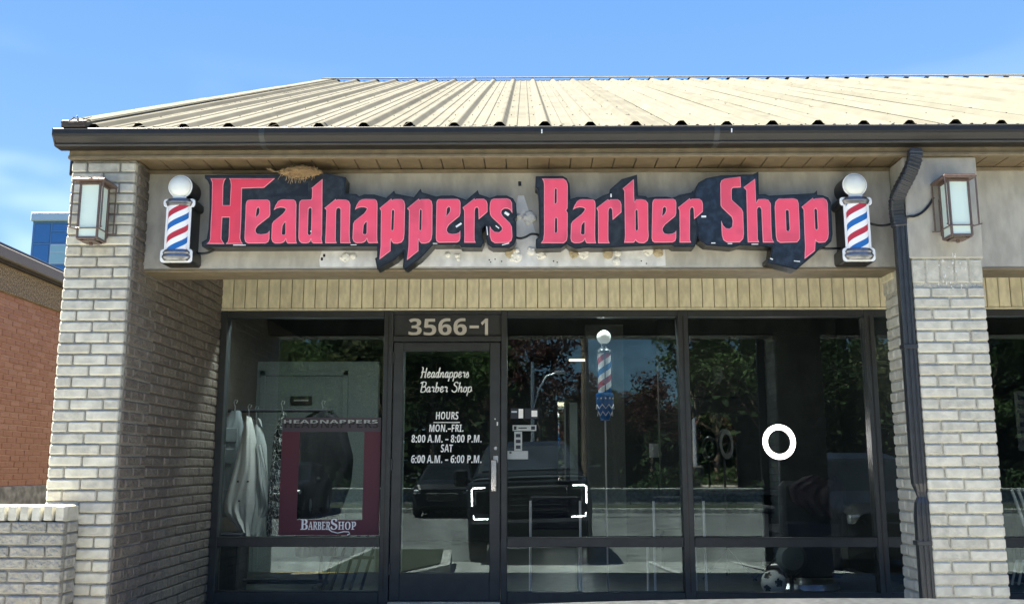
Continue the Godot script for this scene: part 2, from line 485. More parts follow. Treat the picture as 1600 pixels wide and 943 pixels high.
	M.mud_b = worn(0.50, 0.42, 0.27, 0.95, noise(23, 0.08, 0.75, 1.0), Vector3(6, 6, 6))
	M.glass = pane(0.10)
	M.glass_door = pane(0.095)
	M.tint = mat(0.004, 0.006, 0.007, 0.5)
	M.tint.albedo_texture = noise(47, 0.02, 0.9, 1.0, 64)
	M.tint.metallic_specular = 0.0
	M.tint.albedo_color.a = 0.45
	M.tint.transparency = BaseMaterial3D.TRANSPARENCY_ALPHA
	M.number = mat(0.52, 0.50, 0.44, 0.5)
	M.vinyl = mat(0.92, 0.92, 0.90, 0.5)
	M.maroon = mat(0.085, 0.014, 0.03, 0.6)
	M.plum = mat(0.06, 0.048, 0.06, 0.6)
	M.worn_print = worn(0.60, 0.64, 0.63, 0.5, noise(49, 0.06, 0.7, 1.0), Vector3(6, 6, 6))
	M.column = worn(0.10, 0.115, 0.115, 0.7, fine, Vector3(1, 1, 1))
	M.chrome = mat(0.75, 0.77, 0.78, 0.12, 1.0)
	M.chrome_soft = mat(0.62, 0.64, 0.66, 0.3, 0.9)
	M.asphalt = worn(0.285, 0.29, 0.275, 0.9, noise(25, 0.02, 0.86, 1.0), Vector3(0.3, 0.3, 0.3), noise(27, 0.2, 0, 1, 512, 3), 0.5)  # kept pale so the parking bays bounce light onto the fronts
	M.lane = worn(0.13, 0.135, 0.13, 0.9, noise(26, 0.015, 0.86, 1.0), Vector3(0.2, 0.2, 0.2), noise(27, 0.2, 0, 1, 512, 3), 0.5)
	M.concrete = worn(0.42, 0.42, 0.39, 0.9, noise(29, 0.02, 0.7, 1.0), Vector3(0.5, 0.5, 0.5), bump, 0.3)
	M.grass = worn(0.026, 0.038, 0.013, 0.95, noise(31, 0.06, 0.45, 1.0), Vector3(0.8, 0.8, 0.8))
	M.paint_yellow = worn(0.60, 0.42, 0.10, 0.7, noise(33, 0.05, 0.5, 1.0), Vector3(2, 2, 2))
	M.paint_white = worn(0.72, 0.72, 0.70, 0.7, noise(33, 0.05, 0.6, 1.0), Vector3(2, 2, 2))
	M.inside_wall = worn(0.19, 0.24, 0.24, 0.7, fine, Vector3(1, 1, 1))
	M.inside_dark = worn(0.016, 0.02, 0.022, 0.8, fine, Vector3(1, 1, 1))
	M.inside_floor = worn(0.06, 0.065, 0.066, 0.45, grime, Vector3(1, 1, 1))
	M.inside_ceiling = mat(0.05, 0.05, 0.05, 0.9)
	M.leather = worn(0.012, 0.014, 0.02, 0.75, fine, Vector3(5, 5, 5))
	M.navy = worn(0.012, 0.018, 0.035, 0.55, fine, Vector3(4, 4, 4))
	M.mirror = mat(0.85, 0.88, 0.86, 0.02, 1.0)
	M.cotton = worn(0.66, 0.68, 0.66, 0.9, fine, Vector3(6, 6, 6))
	M.cotton_b = worn(0.50, 0.55, 0.55, 0.9, fine, Vector3(6, 6, 6))
	M.denim = worn(0.36, 0.42, 0.46, 0.9, noise(35, 0.1, 0.6, 1.0), Vector3(6, 6, 6))
	M.camo = worn(1, 1, 1, 0.9, ramped(37, 0.008, [0.0, 0.47, 0.5, 0.58, 0.62], [Color(0.02, 0.03, 0.04), Color(0.03, 0.03, 0.04), Color(0.85, 0.88, 0.88), Color(0.9, 0.92, 0.92), Color(0.2, 0.23, 0.24)]), Vector3(5, 3.5, 5))
	M.cape = worn(1, 1, 1, 0.8, ramped(39, 0.03, [0.0, 0.45, 0.5, 0.6], [Color(0.06, 0.05, 0.09), Color(0.1, 0.07, 0.12), Color(0.36, 0.26, 0.3), Color(0.14, 0.1, 0.15)]), Vector3(3, 3, 3))
	M.car_black = mat(0.012, 0.014, 0.017, 0.35)
	M.car_black.metallic_specular = 0.25
	M.hood = worn(0.055, 0.062, 0.063, 0.35, noise(41, 0.05, 0.55, 1.0), Vector3(2.5, 2.5, 9))
	M.car_glass = mat(0.01, 0.012, 0.014, 0.12)
	M.car_glass.metallic_specular = 0.22
	M.windscreen = mat(0.03, 0.036, 0.04, 0.15)
	M.windscreen.metallic_specular = 0.75
	M.bark = worn(0.16, 0.12, 0.085, 0.95, fine, Vector3(2, 0.5, 2), bump, 2.0)
	for k in [["leaf_green", 0.045, 0.07, 0.024], ["leaf_dark", 0.02, 0.034, 0.014], ["leaf_maroon", 0.05, 0.024, 0.021], ["leaf_olive", 0.06, 0.065, 0.028]]:
		M[k[0]] = mat(k[1], k[2], k[3], 0.85)
		M[k[0]].metallic_specular = 0.2
		M[k[0]].backlight_enabled = true
		M[k[0]].backlight = Color(k[1], k[2], k[3]).linear_to_srgb() * 0.8
	M.tower_glass = mat(0.07, 0.19, 0.40, 0.08)
	M.tower_glass.metallic = 0.3
	M.tower_pale = mat(0.42, 0.60, 0.62, 0.3)
	M.tower_frame = mat(0.13, 0.25, 0.45, 0.4)
	M.tower_cap = mat(0.62, 0.68, 0.72, 0.5)
	M.stucco = worn(0.62, 0.50, 0.32, 0.95, noise(43, 0.05, 0.55, 1.0), Vector3(1.5, 1.5, 1.5), bump, 1.5)
	M.coping = worn(0.24, 0.215, 0.185, 0.5, fine, Vector3(1, 1, 1))
	M.brown_board = mat(0.045, 0.035, 0.03, 0.6)


func fine_bump() -> NoiseTexture2D:
	return noise(13, 0.03, 0, 1, 512, 4)


# ---------------------------------------------------------------- bricks

func brick_shape(w: float, h: float, k: int) -> ArrayMesh:
	var key := "%.3f %.3f %d" % [w, h, k]
	if not brick_shapes.has(key):
		var r := RandomNumberGenerator.new()
		r.seed = hash(key)
		var b := Mb.new()
		b.box(Vector3.ZERO, Vector3(w, h, 0.05), 0.0075, Basis.from_euler(Vector3(r.randf_range(-0.012, 0.012), r.randf_range(-0.008, 0.008), r.randf_range(-0.006, 0.006))))
		brick_shapes[key] = b.mesh()
	return brick_shapes[key]


# Bricks on a face: o is its lower corner, u runs along it, f points out of it. Those within see (from u, to u, from y, to y) are pieces of their own, the others one joined mesh.
func bricks(parent: Node3D, o: Vector3, u: Vector3, f: Vector3, w: float, h: float, tones: Array, see := [-1.0, 99.0, -1.0, 99.0], most := 300, first_shift := 0, course := 0.0725, module := 0.22) -> int:
	var made := 0
	var rest := Mb.new()
	var rows := int(floor(h / course + 0.001))
	var basis := Basis(u, Vector3.UP, f)
	var names := {}
	for i in range(rows - 1, -1, -1):
		var y := (i + 0.5) * course
		var x := -module * 0.5 if (i + first_shift) % 2 else 0.0
		while x < w - 0.02:
			var a := maxf(x, 0.0)
			var b := minf(x + module, w)
			x += module
			if b - a < 0.03:
				continue
			var bw := snappedf(b - a - 0.011, 0.002)
			var at := o + u * ((a + b) * 0.5) + Vector3.UP * (y + rng.randf_range(-0.0015, 0.0015)) + f * (-0.02 + rng.randf_range(-0.0035, 0.0035))
			var c := (a + b) * 0.5
			if made < most and c >= see[0] and c <= see[1] and y >= see[2] and y <= see[3]:
				var m := put("brick", brick_shape(bw, course - 0.0105, rng.randi() % 4), tones[rng.randi() % tones.size()], parent)
				m.transform = Transform3D(basis, at)
				made += 1
			else:
				rest.box(at, Vector3(bw, course - 0.0105, 0.05), 0.005, basis)
	if rest.v.size():
		tag(obj("brickwork", rest, tones[0], parent), "", "", "", "stuff")
	return made


# ---------------------------------------------------------------- the start

func _ready() -> void:
	rng.seed = 20240611
	var cam := Camera3D.new()
	cam.name = "camera"
	add_child(cam)
	cam.position = Vector3(0, 1.30, 0)
	cam.rotation_degrees = Vector3(9.78, 0.75, 0)
	cam.fov = 34.89
	cam.near = 0.05
	cam.far = 600.0
	cam.current = true
	var env := Environment.new()
	env.background_mode = Environment.BG_SKY
	var sky := ProceduralSkyMaterial.new()
	sky.sky_top_color = Color(0.38, 0.60, 0.97)
	sky.sky_horizon_color = Color(0.77, 0.96, 1.0)
	sky.sky_curve = 0.185
	sky.ground_bottom_color = Color(0.3, 0.3, 0.3)
	sky.ground_horizon_color = Color(0.5, 0.52, 0.55)
	sky.sky_cover = clouds()
	sky.sky_cover_modulate = Color(0.8, 0.8, 0.8, 1.0)
	sky.energy_multiplier = 0.146
	env.sky = Sky.new()
	env.sky.sky_material = sky
	env.tonemap_mode = Environment.TONE_MAPPER_LINEAR
	env.tonemap_exposure = 8.2
	env.sdfgi_enabled = true
	env.ssao_enabled = true
	env.ssil_enabled = true
	var we := WorldEnvironment.new()
	we.name = "world_environment"
	we.environment = env
	add_child(we)
	var sun := DirectionalLight3D.new()
	sun.name = "sun"
	sun.light_energy = 1.6
	sun.light_color = Color(1.0, 0.965, 0.89)
	sun.light_angular_distance = 0.5
	sun.shadow_enabled = true
	sun.sky_mode = DirectionalLight3D.SKY_MODE_LIGHT_ONLY
	add_child(sun)
	sun.look_at_from_position(Vector3(-0.39, 0.91, -0.10), Vector3.ZERO, Vector3.UP)

	materials()
	grounds()
	building()
	left_pillar()
	right_pillar()
	low_wall()
	neighbour()
	tower()
	storefront()
	interior()
	gutter_and_pipes()
	lantern(-2.832, "bronze wall lantern with frosted panes on the left brick pillar")
	lantern(2.802, "bronze wall lantern with frosted panes on the right pillar beside the downspout")
	pole_sign(-2.335, 2.955, "barber pole sign with white globe left of the red lettering")
	pole_sign(2.225, 2.95, "barber pole sign with white globe between the red lettering and the downspout")
	name_sign()
	sign_bits()
	writing()
	garments()
	shop_things()
	car_park()
	trees()


func clouds() -> ImageTexture:
	var im := Image.create(1024, 512, false, Image.FORMAT_RGBA8)
	var f := FastNoiseLite.new()
	f.seed = 5
	f.fractal_octaves = 5
	f.frequency = 1.0
	for y in 512:
		var up := PI * (0.5 - (y + 0.5) / 512.0)
		for x in 1024:
			var a := 0.0
			if up > 0.0:
				var th := TAU * x / 1024.0
				var d := Vector3(cos(th) * cos(up), sin(up), sin(th) * cos(up))
				var k := f.get_noise_3d(d.x * 2.2 + 7.0, d.y * 9.0, d.z * 2.2)
				a = clampf((k - 0.05) * 1.7, 0.0, 0.34) * clampf(sin(up) * 6.0, 0.0, 1.0) * clampf((0.40 - sin(up)) * 7.0, 0.0, 1.0)
			im.set_pixel(x, y, Color(1, 1, 1, a))
	return ImageTexture.create_from_image(im)


# ---------------------------------------------------------------- ground

func grounds() -> void:
	var far := Mb.new()
	var z := [-5.85, -3.5, -0.4, 6.0, 16.8]
	var y := [0.05, -0.08, -0.2, -0.21, -0.22]
	for i in z.size() - 1:
		if i == 2:
			ground("car_park", far, M.asphalt, "paving of the parking bays, made pale to bounce light onto the shops")
			far = Mb.new()
		for k in 12:
			var x0 := -30.0 + k * 5.0
			far.quad(Vector3(x0, y[i], z[i]), Vector3(x0 + 5, y[i], z[i]), Vector3(x0 + 5, y[i + 1], z[i + 1]), Vector3(x0, y[i + 1], z[i + 1]), Vector3.UP)
	ground("car_park", far, M.lane, "grey asphalt lane of the car park beyond the parking bays")
	var land := Mb.new()
	land.quad(Vector3(-300, -0.3, -300), Vector3(300, -0.3, -300), Vector3(300, -0.3, 300), Vector3(-300, -0.3, 300), Vector3.UP)
	ground("ground", land, M.grass, "grassy ground round the shops reaching the horizon")
	var walk := Mb.new()
	walk.span(Vector3(-9, -0.25, -8.13), Vector3(9.5, 0.2, -5.97), 0.0)
	ground("pavement", walk, M.concrete, "concrete walkway under the shop canopy")
	var kerb := Mb.new()
	kerb.span(Vector3(-9, -0.25, -5.97), Vector3(9.5, 0.203, -5.85), 0.015)
	ground("kerb", kerb, M.paint_yellow, "yellow painted kerb along the walkway")
	var verge := Mb.new()
	verge.span(Vector3(-40, -0.35, 16.95), Vector3(40, -0.08, 60))
	ground("verge", verge, M.grass, "grass verge across the car park under the trees")
	var kb := Mb.new()
	kb.span(Vector3(-40, -0.35, 16.78), Vector3(40, -0.06, 16.95), 0.02)
	ground("kerb", kb, M.concrete, "pale concrete kerb along the far grass verge")
	var il := Mb.new()
	il.prism(PackedVector2Array([Vector2(-2.6, -4.6), Vector2(-1.5, -4.6), Vector2(-1.0, -3.2), Vector2(-1.15, -0.9), Vector2(-2.5, -0.9)]), [], -0.3, 0.03, Transform3D(Basis(Vector3.RIGHT, Vector3.BACK, Vector3.UP), Vector3.ZERO))
	ground("kerb", il, M.concrete, "concrete kerb round the small grass island")
	var gi := Mb.new()
	gi.prism(PackedVector2Array([Vector2(-2.48, -4.48), Vector2(-1.58, -4.48), Vector2(-1.14, -3.2), Vector2(-1.28, -1.02), Vector2(-2.38, -1.02)]), [], 0.0, 0.05, Transform3D(Basis(Vector3.RIGHT, Vector3.BACK, Vector3.UP), Vector3.ZERO))
	ground("grass_island", gi, M.grass, "small grass island in the car park by the walkway")
	for k in 4:
		var st := Mb.new()
		var x: float = [-4.6, 1.95, 3.3, 6.6][k]
		st.quad(Vector3(x, 0.03, -5.3), Vector3(x + 0.1, 0.03, -5.3), Vector3(x + 0.1, -0.192, -0.4), Vector3(x, -0.192, -0.4), Vector3.UP)
		ground("parking_line", st, M.paint_white, "white painted parking line")


# ---------------------------------------------------------------- the building

func building() -> void:
	var t := thing("shop_building", "beige painted strip of shops with a ribbed cream metal roof and brick pillars", "building")
	# walls that carry the roof
	boxed("side_wall", Vector3(-3.05, 0, -22), Vector3(-2.98, 3.42, -6.75), M.shade_mortar, t)
	boxed("gable_wall", Vector3(-3.05, 3.42, -20.5), Vector3(-2.98, 3.46, -6.3), M.trim, t)
	boxed("back_wall", Vector3(-3.05, 0, -16.3), Vector3(9.5, 3.42, -16.1), M.inside_dark, t)
	boxed("end_wall", Vector3(9.4, 0, -16.1), Vector3(9.5, 3.42, -6.2), M.inside_dark, t)
	# sign bands with their brown undersides
	for s in [[-2.625, 2.53], [3.01, 9.4]]:
		var band := boxed("sign_band", Vector3(s[0], 2.64, -6.70), Vector3(s[1], 3.345, -6.43), M.beige, t, 0.004)
		boxed("bottom_trim", Vector3(s[0], 2.622, -6.705), Vector3(s[1], 2.64, -6.424), M.trim, band, 0.003)
		boxed("seam_trim", Vector3(s[0], 3.318, -6.432), Vector3(s[1], 3.345, -6.418), M.trim, band, 0.003)
	boxed("porch_ceiling", Vector3(-2.62, 3.0, -8.2), Vector3(9.4, 3.08, -6.7), M.soffit, t)
	# fascia and soffit under the gutter
	var fa := boxed("fascia_board", Vector3(-3.07, 3.352, -6.22), Vector3(9.4, 3.50, -6.168), M.trim, t, 0.004)
	boxed("drip_strip", Vector3(-3.07, 3.345, -6.2), Vector3(9.4, 3.368, -6.158), M.trim, fa, 0.003)
	boxed("fascia_return", Vector3(-3.085, 3.25, -7.6), Vector3(-3.052, 3.52, -6.222), M.gutter, fa, 0.004)
	boxed("soffit_fill", Vector3(-3.05, 3.348, -6.75), Vector3(-2.62, 3.42, -6.225), M.trim, t)
	var so := boxed("soffit", Vector3(-2.62, 3.36, -6.43), Vector3(9.4, 3.40, -6.22), M.gutter, t)
	var x := -2.61
	while x < 6.0:
		boxed("soffit_panel", Vector3(x, 3.348, -6.43), Vector3(x + 0.141, 3.36, -6.2), M.soffit, so, 0.003)
		x += 0.1465
	# vertical siding over the shop windows
	var bh := boxed("bulkhead", Vector3(-2.62, 2.64, -8.27), Vector3(9.4, 3.0, -8.16), M.trim, t)
	x = -2.618
	var k := 0
	while x < 6.4:
		boxed("siding_board", Vector3(x, 2.652, -8.16), Vector3(x + 0.0955, 3.0, -8.147 + 0.002 * (k % 2)), M.siding if rng.randf() < 0.6 else M.siding_b, bh, 0.004)
		x += 0.1013
		k += 1
	boxed("bottom_channel", Vector3(-2.62, 2.632, -8.17), Vector3(9.4, 2.65, -8.135), M.siding, bh, 0.003)
	boxed("bracket", Vector3(2.52, 2.58, -6.69), Vector3(2.545, 2.622, -6.5), M.siding, t, 0.003)
	roof(t)


func roof(t: Node3D) -> void:
	var eave := Vector3(0, 3.515, -6.045)
	var ridge := Vector3(0, 7.13, -13.9)
	var up := (ridge - eave).normalized()
	var nr := Vector3(0, -up.z, up.y).normalized()
	if nr.y < 0:
		nr = -nr
	var deck := Mb.new()
	deck.box((eave + ridge) * 0.5 + Vector3(3.2, 0, 0) - nr * 0.07 + up * 0.03, Vector3(12.4, 0.08, (ridge - eave).length() - 0.1), 0.0, Basis(Vector3.RIGHT, nr, -up))
	var back := ridge + Vector3(0, -3.6, -7.8)
	deck.quad(ridge + Vector3(-3.05, -0.01, 0), ridge + Vector3(9.4, -0.01, 0), back + Vector3(9.4, 0, 0), back + Vector3(-3.05, 0, 0), Vector3(0, 1, -0.4))
	# the triangle of wall under the gable
	deck.tri(Vector3(-3.0, 3.42, -6.3), Vector3(-3.0, 6.9, -13.9), Vector3(-3.0, 3.42, -21.5), Vector3.LEFT, Vector3.LEFT, Vector3.LEFT)
	var rf := obj("roof", deck, M.brown_board, t)
	var w := 0.2992
	var prof := [Vector2(-0.05, 0), Vector2(-0.043, 0.003), Vector2(-0.02, 0.028), Vector2(-0.012, 0.032), Vector2(0.012, 0.032), Vector2(0.02, 0.028), Vector2(0.043, 0.003), Vector2(0.05, 0), Vector2(0.094, 0), Vector2(0.101, 0.007), Vector2(0.113, 0.007), Vector2(0.12, 0), Vector2(0.178, 0), Vector2(0.185, 0.007), Vector2(0.197, 0.007), Vector2(0.204, 0), Vector2(w - 0.05, 0)]
	var shapes := []
	for q in 3:
		var p := Mb.new()
		var len := (ridge - eave).length() + 0.02 * q
		for i in prof.size() - 1:
			for sgm in 4:
				var s0 := len * sgm / 4.0
				var s1 := len * (sgm + 1) / 4.0
				var wob := func(s: float, xx: float) -> Vector3:
					return up * s + nr * (0.0035 * sin(s * 2.3 + q * 2.0) * sin(xx * 9.0 + q)) 
				var a: Vector2 = prof[i]
				var b: Vector2 = prof[i + 1]
				p.quad(Vector3(a.x, 0, 0) + nr * a.y + wob.call(s0, a.x), Vector3(b.x, 0, 0) + nr * b.y + wob.call(s0, b.x), Vector3(b.x, 0, 0) + nr * b.y + wob.call(s1, b.x), Vector3(a.x, 0, 0) + nr * a.y + wob.call(s1, a.x), nr)
		# screw heads along the pan
		for sgm in 9:
			for xx in [0.066, 0.235]:
				p.box(Vector3(xx, 0, 0) + up * (0.06 + sgm * 0.98 + 0.02 * q) + nr * 0.004, Vector3(0.009, 0.006, 0.009), 0.0015, Basis(Vector3.RIGHT, nr, -up))
		shapes.append(p.mesh())
	var x := -2.855
	var i := 0
	while x < 9.2:
		var o := put("roof_panel", shapes[(i * 7) % 3], M.roof if (i * 5) % 3 else M.roof_b, rf)
		o.position = eave + Vector3(x, 0, 0) + nr * (0.001 * (i % 2))
		x += w
		i += 1
	# rake flashing along the gable edge, in three overlapping lengths
	var len2 := (ridge - eave).length()
	for s in 3:
		var b := Mb.new()
		var from := len2 * s / 3.0
		var to := len2 * (s + 1) / 3.0 + 0.08
		var mid := eave + up * ((from + to) * 0.5)
		b.box(mid + Vector3(-2.99, 0, 0) + nr * (0.045 - 0.004 * s), Vector3(0.16, 0.012, to - from), 0.003, Basis(Vector3.RIGHT, nr, -up))
		b.box(mid + Vector3(-3.066, 0, 0) + nr * (-0.015 - 0.004 * s), Vector3(0.012, 0.13, to - from), 0.003, Basis(Vector3.RIGHT, nr, -up))
		b.box(mid + Vector3(-2.905, 0, 0) + nr * (0.02 - 0.004 * s), Vector3(0.012, 0.05, to - from), 0.003, Basis(Vector3.RIGHT, nr, -up))
		obj("rake_flashing", b, M.roof, rf)
	for j in 13:
		var rc := Mb.new()
		var x0 := -3.07 + j * 0.98
		rc.box(ridge + Vector3(x0 + 0.49, 0.03, 0.05), Vector3(0.99, 0.012, 0.22), 0.003, Basis(Vector3.RIGHT, nr, -up))
		obj("ridge_cap", rc, M.roof, rf)
	var en := Mb.new()
	en.box(eave + Vector3(-2.985, 0.03, 0.012), Vector3(0.17, 0.05, 0.02), 0.008)
	for q in 14:
		var a := eave + Vector3(-3.02 + rng.randf() * 0.16, 0.03 + rng.randf() * 0.03, 0.02 + rng.randf() * 0.02)
		en.tube([a, a + Vector3(rng.randf_range(-0.08, 0.08), rng.randf_range(-0.01, 0.03), rng.randf_range(0, 0.03))], 0.003, 4)
	obj("rake_end", en, M.brown_board, rf)
	# dark strip that paints the shade inside the open rib ends
	boxed("eave_shade_strip", Vector3(-2.9, 3.46, -6.15), Vector3(9.3, 3.52, -6.12), M.gutter, rf)
	var lv := Mb.new()
	for q in 90:
		var xx := rng.randf_range(-2.7, 5.0)
		var s := 0.05 + pow(rng.randf(), 2.5) * 7.0
		if q < 45:
			xx = -2.75 + rng.randf_range(0, 0.1)
			s = rng.randf_range(0.2, 6.0)
		var c := eave + Vector3(xx, 0, 0) + up * s + nr * (0.008 if fmod(xx + 2.855 + 0.06, w) > 0.12 else 0.045)
		lv.box(c, Vector3(rng.randf_range(0.008, 0.03), 0.004, rng.randf_range(0.008, 0.025)), 0.0, Basis(Vector3.RIGHT, nr, -up) * Basis(Vector3.UP, rng.randf() * 3.0))
	tag(obj("leaf_litter", lv, M.trim), "dry leaf litter scattered on the cream metal roof", "", "", "stuff")


func gutter_and_pipes() -> void:
	var g := thing("gutter", "dark brown rain gutter along the eave of the cream metal roof", "gutter", Vector3(0, 3.402, -6.165))
	g.scale.y = 0.71
	var yz := Basis(Vector3.BACK, Vector3.UP, Vector3.RIGHT)
	var b := Mb.new()
	var pr := PackedVector2Array([Vector2(0, 0), Vector2(0.092, 0), Vector2(0.098, 0.012), Vector2(0.1, 0.03), Vector2(0.118, 0.052), Vector2(0.136, 0.075), Vector2(0.142, 0.1), Vector2(0.143, 0.14), Vector2(0.134, 0.152), Vector2(0.122, 0.15), Vector2(0.122, 0.145), Vector2(0.131, 0.138), Vector2(0.13, 0.104), Vector2(0.123, 0.083), Vector2(0.09, 0.03), Vector2(0.08, 0.012), Vector2(0.012, 0.012), Vector2(0.012, 0.12), Vector2(0, 0.12)])
	b.prism(pr, [], -3.112, 9.3, Transform3D(yz, Vector3.ZERO))
	obj("trough", b, M.gutter, g)
	var highlight_lip := Mb.new()
	highlight_lip.tube([Vector3(-3.112, 0.146, 0.14), Vector3(9.3, 0.146, 0.14)], 0.0075, 6)
	highlight_lip.tube([Vector3(-3.112, 0.012, 0.1), Vector3(9.3, 0.012, 0.1)], 0.006, 6)
	obj("highlight_lip", highlight_lip, M.highlight_lip, g)
	for x in [-1.75, 1.25, 4.3]:
		var sm := Mb.new()
		sm.prism(pr, [], x, x + 0.035, Transform3D(yz, Vector3(0, -0.001, 0.002)))
		obj("seam", sm, M.pipe, g)
	var cap := Mb.new()
	cap.prism(PackedVector2Array([Vector2(0, 0), Vector2(0.095, 0), Vector2(0.12, 0.052), Vector2(0.142, 0.09), Vector2(0.143, 0.15), Vector2(0, 0.15)]), [], -3.122, -3.112, Transform3D(yz, Vector3.ZERO))
	obj("end_cap", cap, M.gutter, g)
	for x in [0.117, 1.36, 4.2]:
		var sc := Mb.new()
		sc.box(Vector3(x, 0.1, 0.146), Vector3(0.008, 0.04, 0.004), 0.001)
		obj("drip_mark", sc, M.bare, g)
	# the downspout: out of the gutter, back to the pillar's side, straight down
	var d := thing("downspout", "dark ribbed metal downspout beside the right brick pillar with a dented shaft", "downspout", Vector3(2.50, 0.2, -6.25))
	var el := Mb.new()
	var path := [Vector3(0.075, 3.16, 0.155), Vector3(0.07, 3.10, 0.155), Vector3(0.05, 3.04, 0.145), Vector3(0.02, 2.97, 0.11), Vector3(-0.008, 2.91, 0.075), Vector3(-0.025, 2.85, 0.045), Vector3(-0.022, 2.79, 0.025), Vector3(-0.015, 2.73, 0.02), Vector3(-0.01, 2.68, 0.02)]
	for i in path.size() - 1:
		for q in 5:
			var a: Vector3 = path[i].lerp(path[i + 1], q / 5.0)
			var c: Vector3 = path[i].lerp(path[i + 1], (q + 1) / 5.0)
			var dr := (c - a).normalized()
			var rt := Vector3.RIGHT
			var fw := dr.cross(rt).normalized()
			el.box((a + c) * 0.5, Vector3(0.083 + 0.004 * ((i * 5 + q) % 2), (c - a).length() + 0.012, 0.066 + 0.004 * ((i * 5 + q) % 2)), 0.008, Basis(fw.cross(dr).normalized() if fw.length() > 0 else rt, dr, fw))
	obj("elbow", el, M.pipe, d)
	var sh := Mb.new()
	var cs := []
	for q in [[-0.04, -0.03], [-0.04, 0.021], [-0.034, 0.028], [-0.022, 0.028], [-0.018, 0.022], [-0.012, 0.022], [-0.008, 0.028], [0.008, 0.028], [0.012, 0.022], [0.018, 0.022], [0.022, 0.028], [0.034, 0.028], [0.04, 0.021], [0.04, -0.03]]:
		cs.append(Vector2(q[0], q[1]))
	var ys := [2.74, 2.0, 1.5, 1.08, 1.0, 0.95, 0.92, 0.88, 0.8, 0.5, 0.0]
	for i in ys.size() - 1:
		for j in cs.size():
			var q := []
			for e in [[i, j], [i, (j + 1) % cs.size()], [i + 1, (j + 1) % cs.size()], [i + 1, j]]:
				var yy: float = ys[e[0]]
				var dent := exp(-pow((yy - 0.93) / 0.045, 2.0))
				var p: Vector2 = cs[e[1]]
				q.append(Vector3(p.x * (1.0 - 0.28 * dent) + 0.012 * dent + (0.006 if yy < 0.93 else 0.0), yy, p.y * (1.0 - 0.55 * dent) + 0.02))
			var mid: Vector3 = (q[0] + q[2]) * 0.5
			sh.quad(q[0], q[1], q[2], q[3], Vector3(mid.x, 0, mid.z - 0.02))
	obj("shaft", sh, M.pipe, d)
	for y in [1.86, 0.62]:
		boxed("strap", Vector3(-0.044, y, -0.03), Vector3(0.05, y + 0.03, 0.052), M.pipe, d, 0.004)
	boxed("collar", Vector3(-0.049, 2.68, -0.02), Vector3(0.035, 2.745, 0.054), M.pipe, d, 0.006)


# ---------------------------------------------------------------- brickwork

func left_pillar() -> void:
	var t := thing("brick_pillar", "beige painted brick pillar at the left end of the shop under the left lantern", "pillar", Vector3(-2.84, 0, -6.2))
	boxed("core", Vector3(-0.215, 0, -0.5), Vector3(0.213, 3.345, -0.009), M.mortar, t)
	bricks(t, Vector3(-0.22, 0, 0), Vector3.RIGHT, Vector3.BACK, 0.44, 3.335, [M.brick_a, M.brick_b, M.brick_c, M.brick_d, M.brick_e])
	bricks(t, Vector3(-0.22, 0, -0.5), Vector3.BACK, Vector3.LEFT, 0.45, 3.335, [M.brick_a, M.brick_b], [-1.0, 99.0, 1.0, 3.4], 100, 1)
	var w := thing("brick_side_wall", "painted brick wall with shade put into its dark colour between the left pillar and the shop windows", "wall", Vector3(-2.62, 0, -6.25))
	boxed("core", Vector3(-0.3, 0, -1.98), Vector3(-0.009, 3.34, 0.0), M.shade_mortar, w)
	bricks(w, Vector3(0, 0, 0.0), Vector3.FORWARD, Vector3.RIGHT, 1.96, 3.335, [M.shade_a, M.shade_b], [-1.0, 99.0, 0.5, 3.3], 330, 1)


func right_pillar() -> void:
	var t := thing("brick_pillar", "beige painted brick pillar with a smooth top beside the downspout", "pillar", Vector3(2.775, 0, -6.2))
	boxed("core", Vector3(-0.225, 0, -0.5), Vector3(0.225, 2.66, -0.009), M.mortar_pale, t)
	var f := Vector3.BACK
	bricks(t, Vector3(-0.235, 0, 0), Vector3.RIGHT, f, 0.47, 2.49, [M.brick_a, M.brick_b, M.brick_c, M.brick_a, M.brick_d, M.brick_e], [-1.0, 99.0, -1.0, 99.0], 300, 0, 0.0725, 0.235)
	bricks(t, Vector3(-0.235, 0, -0.05), Vector3.FORWARD, Vector3.LEFT, 0.45, 2.49, [M.brick_a, M.brick_b, M.brick_c], [-1.0, 99.0, -1.0, 99.0], 300, 1)
	bricks(t, Vector3(0.235, 0, -0.05), Vector3.FORWARD, Vector3.RIGHT, 0.45, 2.49, [M.brick_a, M.brick_b], [-1.0, 99.0, -1.0, 99.0], 60, 1)
	for k in 5:
		var m := put("soldier_brick", brick_shape(0.084, 0.155, k % 3), [M.brick_b, M.brick_a][k % 2], t)
		m.position = Vector3(-0.188 + k * 0.094, 2.57, -0.026)
	for k in 5:
		var m := put("soldier_brick", brick_shape(0.084, 0.155, k % 3), M.brick_b, t)
		m.transform = Transform3D(Basis(Vector3.BACK, Vector3.UP, Vector3.LEFT), Vector3(-0.21, 2.57, -0.1 - k * 0.094))
	var dr := Mb.new()
	var rd := RandomNumberGenerator.new()
	rd.seed = 8
	for k in 26:
		var dx := rd.randfn(0.02, 0.035)
		var dy := rd.randf_range(2.42, 2.73)
		dr.box(Vector3(dx, dy, 0.0035), Vector3(rd.randf_range(0.004, 0.008), rd.randf_range(0.006, 0.028), 0.003), 0.001)
	tag(obj("paint_drips", dr, M.white, t), "", "", "", "stuff")
	boxed("smooth_panel", Vector3(-0.243, 2.655, -0.5), Vector3(0.243, 3.345, 0.004), M.beige, t, 0.006)


